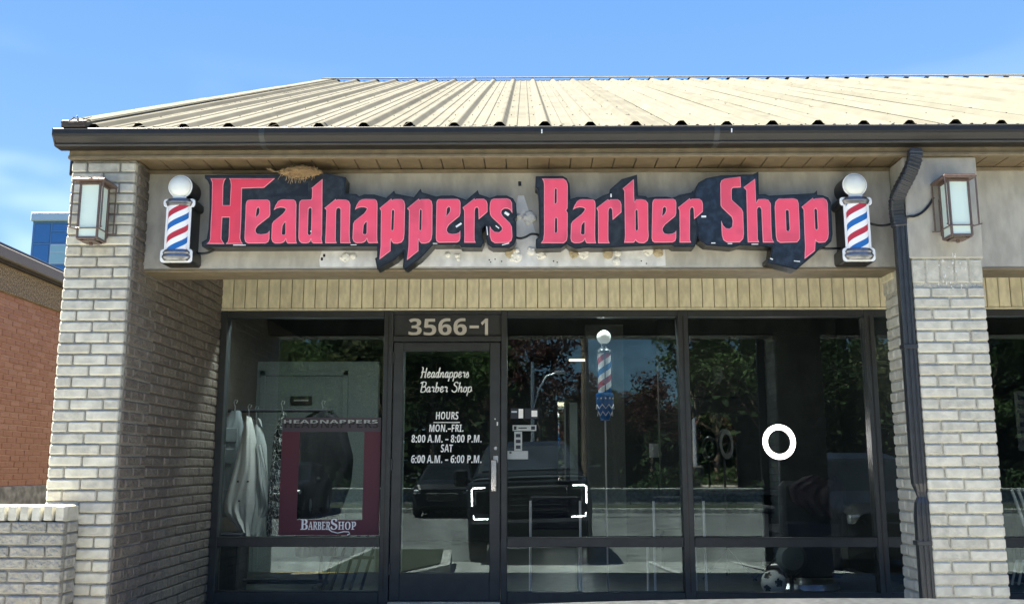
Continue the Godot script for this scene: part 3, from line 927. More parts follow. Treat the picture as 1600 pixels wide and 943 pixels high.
func low_wall() -> void:
	var t := thing("low_brick_wall", "low dark grey brick wall with paler upright top bricks before the left pillar", "wall", Vector3(-2.825, 0, -6.0))
	boxed("core", Vector3(-2.6, 0, -0.19), Vector3(-0.009, 0.97, -0.009), M.grey_mortar, t)
	bricks(t, Vector3(0, -0.04, 0), Vector3.LEFT, Vector3.BACK, 2.6, 1.015, [M.grey_a, M.grey_b], [-1.0, 99.0, -1.0, 99.0], 170, 0)
	bricks(t, Vector3(0, -0.04, -0.05), Vector3.FORWARD, Vector3.RIGHT, 0.14, 1.015, [M.grey_a], [-1.0, 99.0, -1.0, 99.0], 60, 1)
	var x := -0.035
	var k := 0
	while x > -2.6:
		var m := put("top_brick", brick_shape(0.063, 0.098, k % 4), [M.brick_b, M.brick_a, M.brick_c][k % 3], t)
		m.transform = Transform3D(Basis(Vector3.RIGHT, Vector3.UP, Vector3.BACK * 4.1), Vector3(x, 1.022 + rng.randf_range(-0.002, 0.002), -0.1))
		x -= 0.0735
		k += 1


func neighbour() -> void:
	var t := thing("brick_building", "red brick building with a stucco band beyond the low wall on the left", "building", Vector3(-6.15, 0, -11.8))
	t.rotation.y = deg_to_rad(1.5)
	# local x runs back along the wall, z out of it
	var b := Basis(Vector3.FORWARD, Vector3.UP, Vector3.RIGHT)
	boxed("body", Vector3(-12.0, 0, -1.4), Vector3(-0.009, 3.60, 6.0), M.red_mortar, t)
	bricks(t, Vector3(0, 1.08, 6.0), Vector3.FORWARD, Vector3.RIGHT, 7.4, 2.26, [M.red_a, M.red_b, M.red_c, M.red_a], [4.6, 7.4, 0.0, 2.3], 300, 0)
	boxed("base_course", Vector3(-0.4, 0, -1.4), Vector3(0.03, 1.08, 6.0), M.concrete, t, 0.01)
	boxed("stucco_band", Vector3(-0.4, 3.36, -1.4), Vector3(0.012, 3.66, 6.0), M.stucco, t, 0.01)
	boxed("band_ledge", Vector3(-0.4, 3.33, -1.4), Vector3(0.03, 3.365, 6.0), M.stucco, t, 0.008)
	var cp := boxed("coping", Vector3(-12.1, 3.69, -1.5), Vector3(0.10, 3.83, 6.1), M.coping, t, 0.012)
	boxed("coping_lip", Vector3(-12.1, 3.83, -1.5), Vector3(0.075, 3.87, 6.1), M.pipe, cp, 0.008)
	boxed("shadow_board", Vector3(-0.3, 3.655, -1.4), Vector3(0.05, 3.69, 6.05), M.brown_board, t)
	boxed("corner_board", Vector3(-0.3, 0, -1.62), Vector3(0.05, 3.69, -1.4), M.brown_board, t, 0.008)
	var p := thing("corner_pipe", "dark brown vertical board closing the gap behind the left brick pillar", "board", Vector3(-3.13, 0, -6.62))
	boxed("board", Vector3(-0.045, 0, -0.06), Vector3(0.045, 2.62, 0.06), M.brown_board, p, 0.01)


func tower() -> void:
	var t := thing("office_tower", "distant blue glass office block rising beyond the red brick building", "building", Vector3(-31.2, 0, -70))
	boxed("wall", Vector3(-6, 0, -10), Vector3(6, 20.0, -0.15), M.tower_frame, t)
	boxed("roof_cap", Vector3(-6.1, 19.65, -10.1), Vector3(6.1, 20.3, 0.12), M.tower_cap, t, 0.05)
	for i in 9:
		for j in 9:
			var lo := Vector3(-5.9 + i * 1.32, 19.55 - (j + 1) * 1.62, -0.15)
			var pale := (i + j * 3) % 4 == 0 and j % 2 == 1
			var f := boxed("window", lo + Vector3(0.05, 0.06, -0.02), lo + Vector3(1.27, 1.56, 0.04 if pale else -0.0), M.tower_cap if pale else M.tower_frame, t)
			boxed("glass", lo + Vector3(0.12 if pale else 0.07, 0.14 if pale else 0.08, 0.0), lo + Vector3(1.20 if pale else 1.25, 1.47 if pale else 1.54, 0.05 if pale else 0.012), M.tower_pale if pale else M.tower_glass, f)
			if i % 2 or pale:
				boxed("bar", lo + Vector3(0.07, 0.9, 0.0), lo + Vector3(1.25, 0.98, 0.07), M.tower_cap if pale else M.tower_frame, f)


# ---------------------------------------------------------------- storefront

func window_pane(t: Node3D, x0: float, x1: float, y0: float, y1: float, m: Material) -> void:
	var g := boxed_sheet(Vector3(x0, y0, -8.2), Vector3(x1, y1, -8.2))
	var p := obj("window_pane", g, m, t)
	obj("tint_film", boxed_sheet(Vector3(x0, y0, -8.206), Vector3(x1, y1, -8.206)), M.tint, p)


func boxed_sheet(lo: Vector3, hi: Vector3) -> Mb:
	var b := Mb.new()
	b.quad(Vector3(lo.x, lo.y, lo.z), Vector3(hi.x, lo.y, lo.z), Vector3(hi.x, hi.y, lo.z), Vector3(lo.x, hi.y, lo.z), Vector3.BACK)
	return b


func storefront() -> void:
	var t := thing("storefront", "dark framed glass storefront of the barber shop with rails and mullions", "storefront")
	var zf := -8.14
	var zb := -8.26
	for m in [[-2.62, -2.555], [-1.205, -1.125], [-0.20, -0.148], [1.31, 1.40], [2.90, 2.985], [4.55, 4.63], [6.1, 6.18], [7.6, 7.68]]:
		var mu := boxed("mullion", Vector3(m[0], 0.2, zb), Vector3(m[1], 2.64, zf), M.frame, t, 0.004)
		if m[0] > -2 and m[0] != -0.2:
			boxed("groove", Vector3((m[0] + m[1]) * 0.5 - 0.005, 0.3, zf - 0.002), Vector3((m[0] + m[1]) * 0.5 + 0.005, 2.58, zf + 0.0035), M.black, mu)
	for s in [[-2.555, -1.205], [-0.148, 1.31], [1.40, 2.90], [2.985, 4.55], [4.63, 6.1], [6.18, 7.6], [7.68, 9.3]]:
		boxed("sill", Vector3(s[0], 0.2, zb), Vector3(s[1], 0.295, zf - 0.004), M.frame, t, 0.004)
		var r := boxed("rail", Vector3(s[0], 0.655, zb), Vector3(s[1], 0.73, zf - 0.004), M.frame, t, 0.004)
		boxed("rail_lip", Vector3(s[0], 0.724, zf - 0.005), Vector3(s[1], 0.736, zf + 0.006), M.frame, r, 0.002)
		boxed("head_rail", Vector3(s[0], 2.575, zb), Vector3(s[1], 2.64, zf - 0.004), M.frame, t, 0.004)
		window_pane(t, s[0], s[1], 0.29, 0.66, M.glass)
		window_pane(t, s[0], s[1], 0.725, 2.58, M.glass)
	boxed("transom_panel", Vector3(-1.125, 2.41, -8.24), Vector3(-0.20, 2.60, -8.175), M.frame, t, 0.003)
	boxed("head_rail", Vector3(-1.125, 2.60, zb), Vector3(-0.20, 2.64, zf - 0.004), M.frame, t, 0.004)
	boxed("door_head", Vector3(-1.125, 2.362, zb), Vector3(-0.20, 2.41, zf - 0.002), M.frame, t, 0.004)
	boxed("threshold", Vector3(-1.125, 0.2, zb), Vector3(-0.20, 0.222, zf + 0.03), M.chrome_soft, t, 0.004)
	var d := Node3D.new()
	d.name = "door"
	t.add_child(d)
	d.position = Vector3(-1.12, 0.225, -8.2)
	# door: x 0..0.915, y 0..2.132
	boxed("stile", Vector3(0.0, 0, -0.03), Vector3(0.085, 2.132, 0.04), M.frame, d, 0.004)
	boxed("stile", Vector3(0.825, 0, -0.03), Vector3(0.915, 2.132, 0.04), M.frame, d, 0.004)
	boxed("bottom_rail", Vector3(0.085, 0, -0.03), Vector3(0.825, 0.218, 0.038), M.frame, d, 0.004)
	boxed("top_rail", Vector3(0.085, 2.06, -0.03), Vector3(0.825, 2.132, 0.038), M.frame, d, 0.004)
	obj("door_pane", boxed_sheet(Vector3(0.08, 0.21, 0.0), Vector3(0.83, 2.065, 0.0)), M.glass_door, d)
	obj("tint_film", boxed_sheet(Vector3(0.08, 0.21, -0.006), Vector3(0.83, 2.065, -0.006)), M.tint, d)
	var h := Mb.new()
	h.box(Vector3(0.862, 1.01, 0.085), Vector3(0.05, 0.26, 0.016), 0.005)
	h.box(Vector3(0.85, 0.915, 0.065), Vector3(0.022, 0.022, 0.05), 0.003)
	h.box(Vector3(0.868, 1.12, 0.065), Vector3(0.022, 0.022, 0.05), 0.003)
	h.box(Vector3(0.878, 1.145, 0.046), Vector3(0.045, 0.06, 0.012), 0.003)
	obj("door_handle", h, M.chrome, d)
	var l := Mb.new()
	l.lathe([Vector2(0.0, 0.012), Vector2(0.012, 0.012), Vector2(0.016, 0.0)], 14, Transform3D(Basis(Vector3.RIGHT, Vector3.BACK, Vector3.DOWN), Vector3(0.875, 1.235, 0.04)))
	obj("lock", l, M.chrome_soft, d)
	var k := Mb.new()
	k.box(Vector3(0.89, 1.44, 0.042), Vector3(0.012, 0.03, 0.008), 0.002)
	k.box(Vector3(0.87, 1.48, 0.042), Vector3(0.01, 0.01, 0.006), 0.002)
	obj("latch_plate", k, M.bare, d)
	for y in [0.2, 1.05, 1.95]:
		boxed("hinge", Vector3(-0.006, y, 0.03), Vector3(0.01, y + 0.1, 0.052), M.frame, d, 0.003)
	# lettering on the door's pane
	var z := 0.003
	var sc := Mb.new()
	script_line(sc, "Headnappers", Vector3(0.226, 1.835, z), 0.42, 0.115)
	obj("lettering", sc, M.vinyl, d)
	var s2 := Mb.new()
	script_line(s2, "Barber Shop", Vector3(0.222, 1.71, z), 0.45, 0.115)
	obj("lettering", s2, M.vinyl, d)
	lettering("lettering", "HOURS", "Droid Sans", 700, Vector3(0.365, 1.477, z), 0.19, 0.066, M.vinyl, d, 0.002, 0.05)
	boxed("underline", Vector3(0.345, 1.449, z), Vector3(0.57, 1.456, z + 0.002), M.vinyl, d)
	lettering("lettering", "MON.–FRI.", "Droid Sans", 700, Vector3(0.31, 1.373, z), 0.29, 0.064, M.vinyl, d, 0.002, 0.05)
	lettering("lettering", "8:00 A.M. – 8:00 P.M.", "Droid Sans", 700, Vector3(0.16, 1.283, z), 0.595, 0.066, M.vinyl, d, 0.002, 0.05)
	lettering("lettering", "SAT", "Droid Sans", 700, Vector3(0.41, 1.203, z), 0.10, 0.066, M.vinyl, d, 0.002, 0.05)
	lettering("lettering", "6:00 A.M. – 6:00 P.M.", "Droid Sans", 700, Vector3(0.16, 1.112, z), 0.595, 0.067, M.vinyl, d, 0.002, 0.05)


# handwritten capitals and small letters as pen strokes: x, y pairs in a box whose capitals are 10 high
const PEN := {
	"H": [7.5, [1, 10, 2, 10.3, 2, 5, 1.4, 0, 0.6, 0.4], [6.5, 10, 6, 5, 5.6, 0, 6.6, 0.4], [0.6, 5, 3.5, 5.6, 6.4, 5.4]],
	"B": [7, [2, 10, 2, 5, 1.4, 0], [0, 9, 2.4, 10.3, 5.6, 10, 6, 7.6, 4.4, 5.6, 2, 5.4, 5.6, 5, 6.6, 2.6, 5, 0.2, 1.4, 0]],
	"S": [6.5, [6, 8.6, 4.8, 10.2, 2.4, 9.6, 1.8, 7.4, 4.6, 5.2, 5.4, 2.4, 3.6, 0.1, 0.6, 0.8, 0.2, 2]],
	"e": [4.4, [0.4, 2.4, 2.6, 3.2, 3.2, 4.8, 2, 5.6, 0.8, 4, 0.6, 1.4, 1.6, 0, 3, 0.4, 4.4, 1.8]],
	"a": [5, [3.6, 5, 2, 5.4, 0.6, 3.4, 0.6, 1, 1.6, 0, 3, 1.4, 3.8, 5.2, 3.4, 1.4, 3.9, 0, 5, 1.4]],
	"d": [5, [3.4, 5, 2, 5.4, 0.6, 3.4, 0.6, 1, 1.6, 0, 3, 1.4, 4.2, 10, 3.4, 1.4, 3.9, 0, 5, 1.4]],
	"n": [5.2, [0.4, 5.2, 0.9, 3, 0.6, 0, 1.4, 3.4, 2.8, 5.3, 3.7, 4.4, 3.4, 1, 4, 0, 5.2, 1.4]],
	"p": [5, [0.6, 5.4, 0.7, 2, 0, -4], [0.6, 3.6, 2.4, 5.5, 3.8, 4.6, 3.8, 1.6, 2.4, 0, 0.8, 0.8], [3.8, 1, 5, 1.6]],
	"r": [4, [0.3, 4.4, 1.4, 5.8, 1.6, 4.6, 3, 4.8, 2.6, 2.4, 2.8, 0.2, 4, 1.2]],
	"s": [4, [0, 1.4, 2, 5.6, 2.4, 3.4, 3.2, 1.6, 2, 0, 0.4, 0.6]],
	"b": [5, [1.2, 10, 0.9, 4, 0.8, 0.6, 2, 0, 3.5, 1.4, 3.4, 4.4, 2.2, 5.2, 1, 3.6], [3.4, 4.2, 5, 4.4]],
	"h": [5.2, [1.2, 10, 0.8, 4, 0.5, 0], [0.6, 2.6, 2.2, 5.2, 3.6, 4.6, 3.4, 1, 4, 0, 5.2, 1.4]],
	"o": [4.6, [2.4, 5.4, 0.8, 4, 0.7, 1.2, 2, 0, 3.6, 1.6, 3.4, 4.4, 2.2, 5.4, 3.4, 4.4, 4.6, 4.6]],
	" ": [4],
}


func script_line(b: Mb, text: String, at: Vector3, width: float, cap: float) -> void:
	var total := 0.0
	for c in text:
		total += PEN[c][0] + 0.3
	var kx := width / total
	var ky := cap * 0.72 / 10.0
	var x := 0.0
	for c in text:
		var g: Array = PEN[c]
		for s in g.slice(1):
			var pts := []
			for i in range(0, s.size(), 2):
				pts.append(at + Vector3((x + s[i]) * kx + s[i + 1] * ky * 0.12, s[i + 1] * ky, 0))
			var curve := Curve3D.new()
			for i in pts.size():
				var tn: Vector3 = (pts[mini(i + 1, pts.size() - 1)] - pts[maxi(i - 1, 0)]) * 0.17
				curve.add_point(pts[i], -tn, tn)
			curve.bake_interval = 0.006
			var baked := []
			for p in curve.get_baked_points():
				baked.append(p)
			if baked.size() > 1:
				b.tube(baked, 0.0052, 5)
		x += g[0] + 0.3


func writing() -> void:
	var t := thing("address_number", "pale address number 3566-1 on the dark panel over the door", "number", Vector3(-0.997, 2.418, -8.172))
	lettering("digit", "3566", "Droid Sans", 700, Vector3(0, 0, 0), 0.50, 0.148, M.number, t, 0.008)
	lettering("digit", "1", "Droid Sans", 700, Vector3(0.622, 0, 0), 0.062, 0.146, M.number, t, 0.008)
	boxed("dash", Vector3(0.525, 0.062, 0), Vector3(0.605, 0.085, 0.008), M.number, t)
	# the maroon decal with a clear middle on the left window
	var d := thing("window_decal", "maroon barber shop window decal with a clear middle and white lettering", "decal", Vector3(-2.06, 0.745, -8.195))
	for s in [[0, 0, 0.84, 0.125], [0, 0.855, 0.84, 0.975], [0, 0.125, 0.15, 0.855], [0.70, 0.125, 0.84, 0.855]]:
		boxed("border", Vector3(s[0], s[1], -0.004), Vector3(s[2], s[3], -0.001), M.plum if s[1] > 0.5 else M.maroon, d)
	lettering("lettering", "B", "Droid Serif", 700, Vector3(0.185, 0.045, 0.002), 0.062, 0.085, M.vinyl, d, 0.002)
	lettering("lettering", "ARBER", "Droid Serif", 700, Vector3(0.25, 0.045, 0.002), 0.185, 0.066, M.vinyl, d, 0.002)
	lettering("lettering", "S", "Droid Serif", 700, Vector3(0.437, 0.045, 0.002), 0.058, 0.09, M.vinyl, d, 0.002)
	lettering("lettering", "HOP", "Droid Serif", 700, Vector3(0.50, 0.045, 0.002), 0.15, 0.066, M.vinyl, d, 0.002)
	var sw := Mb.new()
	sw.tube([Vector3(0.42, 0.05, 0.003), Vector3(0.45, 0.03, 0.003), Vector3(0.5, 0.018, 0.003), Vector3(0.55, 0.03, 0.003), Vector3(0.59, 0.028, 0.003), Vector3(0.60, 0.012, 0.003), Vector3(0.58, 0.004, 0.003)], 0.005, 5)
	obj("swash", sw, M.vinyl, d)
	lettering("lettering", "HEADNAPPERS", "Droid Sans", 700, Vector3(0.02, 0.885, 0.002), 0.80, 0.07, M.black, d, 0.002)
	lettering("lettering", "HEADNAPPERS", "Droid Sans", 700, Vector3(0.012, 0.925, 0.005), 0.80, 0.03, M.worn_print, d, 0.002)
	# stickers beside the door handle
	for s in [["sticker", "small dark and white card sticker on the glass, upper left of the pair", -0.119, 1.708, -0.01, 1.795, M.navy, 2], ["sticker", "small dark sticker with a white square, upper right of the pair", 0.0, 1.708, 0.116, 1.795, M.navy, 1], ["sticker", "wide white sticker below the dark sticker pair on the glass", -0.102, 1.606, 0.099, 1.655, M.worn_print, 3], ["sticker", "tall white sticker strip hanging below the wide white sticker", -0.088, 1.44, -0.022, 1.6, M.worn_print, 4], ["sticker", "pale blank sticker lowest on the glass beside the door", -0.146, 1.37, 0.028, 1.438, M.worn_print, 5]]:
		var k := thing(s[0], s[1], "sticker", Vector3(s[2], s[3], -8.197))
		var w: float = s[4] - s[2]
		var h: float = s[5] - s[3]
		boxed("sheet", Vector3(0, 0, 0), Vector3(w, h, 0.002), s[6], k)
		match s[7]:
			1:
				boxed("print", Vector3(w * 0.5, h * 0.2, 0.002), Vector3(w * 0.92, h * 0.8, 0.004), M.vinyl, k)
			2:
				boxed("print", Vector3(w * 0.62, h * 0.05, 0.002), Vector3(w * 0.97, h * 0.95, 0.004), M.vinyl, k)
				boxed("print", Vector3(w * 0.06, h * 0.6, 0.002), Vector3(w * 0.5, h * 0.75, 0.004), M.chrome_soft, k)
			3:
				boxed("print", Vector3(w * 0.05, h * 0.2, 0.002), Vector3(w * 0.16, h * 0.8, 0.004), M.black, k)
				boxed("print", Vector3(w * 0.24, h * 0.4, 0.002), Vector3(w * 0.6, h * 0.6, 0.004), M.navy, k)
				boxed("print", Vector3(w * 0.78, h * 0.2, 0.002), Vector3(w * 0.94, h * 0.8, 0.004), M.navy, k)
			4:
				for q in 3:
					boxed("print", Vector3(w * 0.2, h * (0.1 + 0.3 * q), 0.002), Vector3(w * 0.8, h * (0.28 + 0.3 * q), 0.004), M.navy, k)
			5:
				boxed("print", Vector3(w * 0.1, h * 0.7, 0.002), Vector3(w * 0.2, h * 0.9, 0.004), M.navy, k)


# ---------------------------------------------------------------- fittings on the front

func lantern(x: float, label: String) -> void:
	var t := thing("wall_lantern", label, "wall lantern", Vector3(x, 2.95, -6.2), "bronze lanterns on the two pillars")
	boxed("back_plate", Vector3(-0.055, -0.15, 0.0), Vector3(0.055, 0.1, 0.02), M.bronze, t, 0.004)
	boxed("arm", Vector3(-0.02, -0.03, 0.02), Vector3(0.02, 0.01, 0.07), M.bronze, t, 0.003)
	var cap := Mb.new()
	cap.box(Vector3(0, 0.196, 0.122), Vector3(0.212, 0.014, 0.21), 0.003)
	cap.box(Vector3(0, 0.207, 0.122), Vector3(0.2, 0.01, 0.198), 0.003)
	cap.box(Vector3(0, 0.216, 0.122), Vector3(0.03, 0.012, 0.03), 0.004)
	obj("cap", cap, M.bronze, t)
	var body := Mb.new()
	for sx in [-1, 1]:
		for sz in [-1, 1]:
			body.box(Vector3(sx * 0.064, 0.0, 0.122 + sz * 0.064), Vector3(0.014, 0.378, 0.014), 0.002)
	for y in [-0.186, 0.178]:
		for s in [-1, 1]:
			body.box(Vector3(0, y, 0.122 + s * 0.064), Vector3(0.116, 0.018, 0.012), 0.002)
			body.box(Vector3(s * 0.064, y, 0.122), Vector3(0.012, 0.018, 0.116), 0.002)
	obj("frame", body, M.bronze, t)
	for s in [-1, 1]:
		boxed("pane", Vector3(-0.057, -0.178, 0.122 + s * 0.06 - 0.002), Vector3(0.057, 0.17, 0.122 + s * 0.06 + 0.002), M.frost, t)
		boxed("pane", Vector3(s * 0.06 - 0.002, -0.178, 0.067), Vector3(s * 0.06 + 0.002, 0.17, 0.178), M.frost, t)
	var cage := Mb.new()
	for sx in [-1, 1]:
		for sz in [-1, 1]:
			cage.box(Vector3(sx * 0.098, 0.035, 0.122 + sz * 0.098), Vector3(0.009, 0.31, 0.009), 0.0015)
			cage.tube([Vector3(sx * 0.062, -0.13, 0.122 + sz * 0.062), Vector3(sx * 0.112, -0.122, 0.122 + sz * 0.112)], 0.004, 5)
	for s in [-1, 1]:
		cage.box(Vector3(0, -0.122, 0.122 + s * 0.073), Vector3(0.146, 0.007, 0.007), 0.001)
		cage.box(Vector3(s * 0.073, -0.122, 0.122), Vector3(0.007, 0.007, 0.146), 0.001)
	obj("cage", cage, M.bronze, t)
	var bt := Mb.new()
	bt.box(Vector3(0, -0.2, 0.122), Vector3(0.1, 0.008, 0.1), 0.002)
	bt.box(Vector3(0, -0.212, 0.122), Vector3(0.02, 0.02, 0.02), 0.004)
	obj("bottom_plate", bt, M.bronze, t)


func pole_outline(g: float) -> PackedVector2Array:
	var circle := PackedVector2Array()
	for i in 28:
		circle.append(Vector2(0, 0.222) + Vector2(cos(TAU * i / 28), sin(TAU * i / 28)) * (0.081 + g))
	var shape := circle
	for r in [[0.04, 0.2, 0.1], [0.106, 0.136, 0.08], [0.084, 0.1, -0.26], [0.107, -0.212, -0.302]]:
		var p := PackedVector2Array()
		var w: float = r[0] + g
		var y1: float = r[1] + g
		var y0: float = r[2] - g
		for q in [[-1, 1], [1, 1], [1, -1], [-1, -1]]:
			for e in 4:
				var a: float = [[PI, PI / 2], [PI / 2, 0], [0, -PI / 2], [-PI / 2, -PI]][[[-1, 1], [1, 1], [1, -1], [-1, -1]].find(q)][0] - PI / 2 * e / 3.0
				p.append(Vector2(q[0] * (w - 0.02), (y1 - 0.02) if q[1] > 0 else (y0 + 0.02)) + Vector2(cos(a), sin(a)) * 0.02)
		shape = Geometry2D.merge_polygons(shape, p)[0]
	return shape


func pole_sign(x: float, y: float, label: String) -> void:
	var t := thing("barber_pole_sign", label, "barber pole", Vector3(x, y, -6.43), "barber pole signs at both ends of the name sign")
	var can := Mb.new()
	can.prism(pole_outline(0.004), [], 0.0, 0.165)
	obj("can", can, M.black, t)
	var pl := Mb.new()
	pl.prism(pole_outline(0.001), [], 0.165, 0.171)
	obj("edge_plate", pl, M.bare, t)
	var gb := Mb.new()
	gb.ball(Vector3(0, 0.222, 0.171), Vector3(0.075, 0.075, 0.04), 28, 16)
	gb.box(Vector3(0, 0.146, 0.171), Vector3(0.09, 0.03, 0.03), 0.008)
	obj("globe", gb, M.globe, t)
	var squash := Transform3D(Basis(Vector3.RIGHT * 0.95, Vector3.UP, Vector3.BACK * 0.42), Vector3(0, 0, 0.171))
	var c1 := Mb.new()
	c1.lathe([Vector2(0.0, 0.134), Vector2(0.078, 0.134), Vector2(0.084, 0.126), Vector2(0.092, 0.12), Vector2(0.097, 0.112), Vector2(0.092, 0.103), Vector2(0.09, 0.096), Vector2(0.084, 0.086), Vector2(0.0, 0.082)], 24, squash, -PI / 2, PI / 2)
	obj("collar", c1, M.steel, t)
	var c2 := Mb.new()
	c2.lathe([Vector2(0.0, -0.215), Vector2(0.082, -0.218), Vector2(0.09, -0.226), Vector2(0.098, -0.236), Vector2(0.092, -0.247), Vector2(0.1, -0.258), Vector2(0.102, -0.268), Vector2(0.094, -0.281), Vector2(0.082, -0.292), Vector2(0.0, -0.294)], 24, squash, -PI / 2, PI / 2)
	obj("foot", c2, M.steel, t)
	var parts := {}
	var tone := {}
	var segs := 20
	var r := 0.073
	var rise := 0.034
	var pitch := 0.0425
	for j in segs:
		var a0 := -PI / 2 + PI * j / segs
		var a1 := -PI / 2 + PI * (j + 1) / segs
		for k in range(-4, 10):
			var which := (k + 40) % 4
			var col := 0 if which % 2 == 1 else (1 if which == 0 else 2)
			var q := []
			for e in [[a0, 0], [a1, 0], [a1, 1], [a0, 1]]:
				var yy := clampf(0.092 - (k + e[1]) * pitch + rise * e[0] - 0.012, -0.222, 0.088)
				q.append([e[0], yy])
			if maxf(q[0][1], q[1][1]) - minf(q[2][1], q[3][1]) < 0.0005:
				continue
			var pts := []
			var ns := []
			for e in q:
				pts.append(squash * Vector3(sin(e[0]) * r, e[1], cos(e[0]) * r))
				ns.append(Vector3(sin(e[0]), 0, cos(e[0]) / 0.42).normalized())
			if not parts.has(k):
				parts[k] = Mb.new()
				tone[k] = col
			parts[k].squad(pts[0], pts[1], pts[2], pts[3], ns[0], ns[1], ns[2], ns[3])
	for k in parts:
		obj(["white_stripe", "red_stripe", "blue_stripe"][tone[k]], parts[k], [M.pole_white, M.pole_red, M.pole_blue][tone[k]], t)


func name_sign() -> void:
	var defs := [["name_sign", "red blackletter lettering Headnappers on a dark shaped sign box", Vector3(-1.1, 3.0, -6.43), [[WORD_ONE, CAN_ONE, M.can, 0.0]]], ["name_sign", "red blackletter lettering Barber Shop on a dark shaped sign box", Vector3(0.9, 3.0, -6.43), [[WORD_TWO, CAN_TWO, M.can, 0.0], [WORD_THREE, CAN_THREE, M.can_blue, -0.003]]]]
	for d in defs:
		var t := thing(d[0], d[1], "sign", d[2], "name signs on the sign band")
		for w in d[3]:
			var can := outline(w[1])
			var dz: float = w[3]
			var b := Mb.new()
			b.prism(can, [], 0.002, 0.138 + dz)
			var sides := obj("sign_box", b, M.black, t)
			# the face sits inside the black rim
			var inner := Geometry2D.offset_polygon(can, -0.011, Geometry2D.JOIN_MITER)
			var f := Mb.new()
			for p in inner:
				f.prism(p, [], 0.138 + dz, 0.1415 + dz)
			obj("face", f, w[2], sides)
			for g in w[0]:
				var o := outline(g[1])
				var holes := []
				for h in g[2]:
					holes.append(outline(h))
				var e := Mb.new()
				e.prism(o, holes, 0.1416 + dz, 0.146 + dz)
				var edge := obj("letter", e, M.letter_edge, t)
				var fo := Geometry2D.offset_polygon(o, -0.0045, Geometry2D.JOIN_MITER)
				var fh := []
				for h in holes:
					var hh: PackedVector2Array = h
					if Geometry2D.is_polygon_clockwise(hh):
						hh.reverse()
					fh.append(Geometry2D.offset_polygon(hh, 0.0045, Geometry2D.JOIN_MITER)[0])
				var l := Mb.new()
				var big := 0
				for i in fo.size():
					if fo[i].size() > fo[big].size():
						big = i
				for i in fo.size():
					l.prism(fo[i], fh if i == big else [], 0.146 + dz, 0.1485 + dz)
				obj("letter_face", l, M.letter_b if g[0] == "H" else M.letter, edge)
		if d[3].size() == 1:
			var hole := Mb.new()
			hole.prism(outline(TORN), [], 0.1416, 0.1432)
			obj("torn_edge", hole, M.black, t)
		# bare white chips, and thin highlight arcs painted along the lower edges
		for c in ([[0.658, -0.09, 0.045, 0.013, 0.6], [0.983, -0.012, 0.034, 0.018, -0.6], [0.919, -0.104, 0.03, 0.007, -0.7], [0.975, -0.222, 0.05, 0.006, 0.25], [0.85, -0.13, 0.006, 0.06, 0.1], [0.501, -0.217, 0.03, 0.005, 0.0], [-0.82, -0.2235, 0.085, 0.006, 0.0], [-0.049, -0.2245, 0.04, 0.005, 0.0], [-0.34, -0.13, 0.01, 0.01, 0.0]] if d[3].size() == 1 else [[0.309, -0.036, 0.032, 0.013, 0.0], [0.192, -0.077, 0.03, 0.006, 0.6], [-0.312, 0.112, 0.009, 0.024, 0.0], [0.367, -0.219, 0.028, 0.006, 0.0], [0.478, -0.223, 0.03, 0.006, 0.0], [0.644, -0.228, 0.045, 0.006, 0.0], [0.75, -0.329, 0.02, 0.008, -0.4], [0.919, -0.345, 0.04, 0.006, -0.1]]):
			var ch := Mb.new()
			ch.box(Vector3(c[0], c[1], 0.1445), Vector3(c[2], c[3], 0.004), 0.001, Basis(Vector3.BACK, c[4]))
			obj("chip_and_glint", ch, M.bare, t)


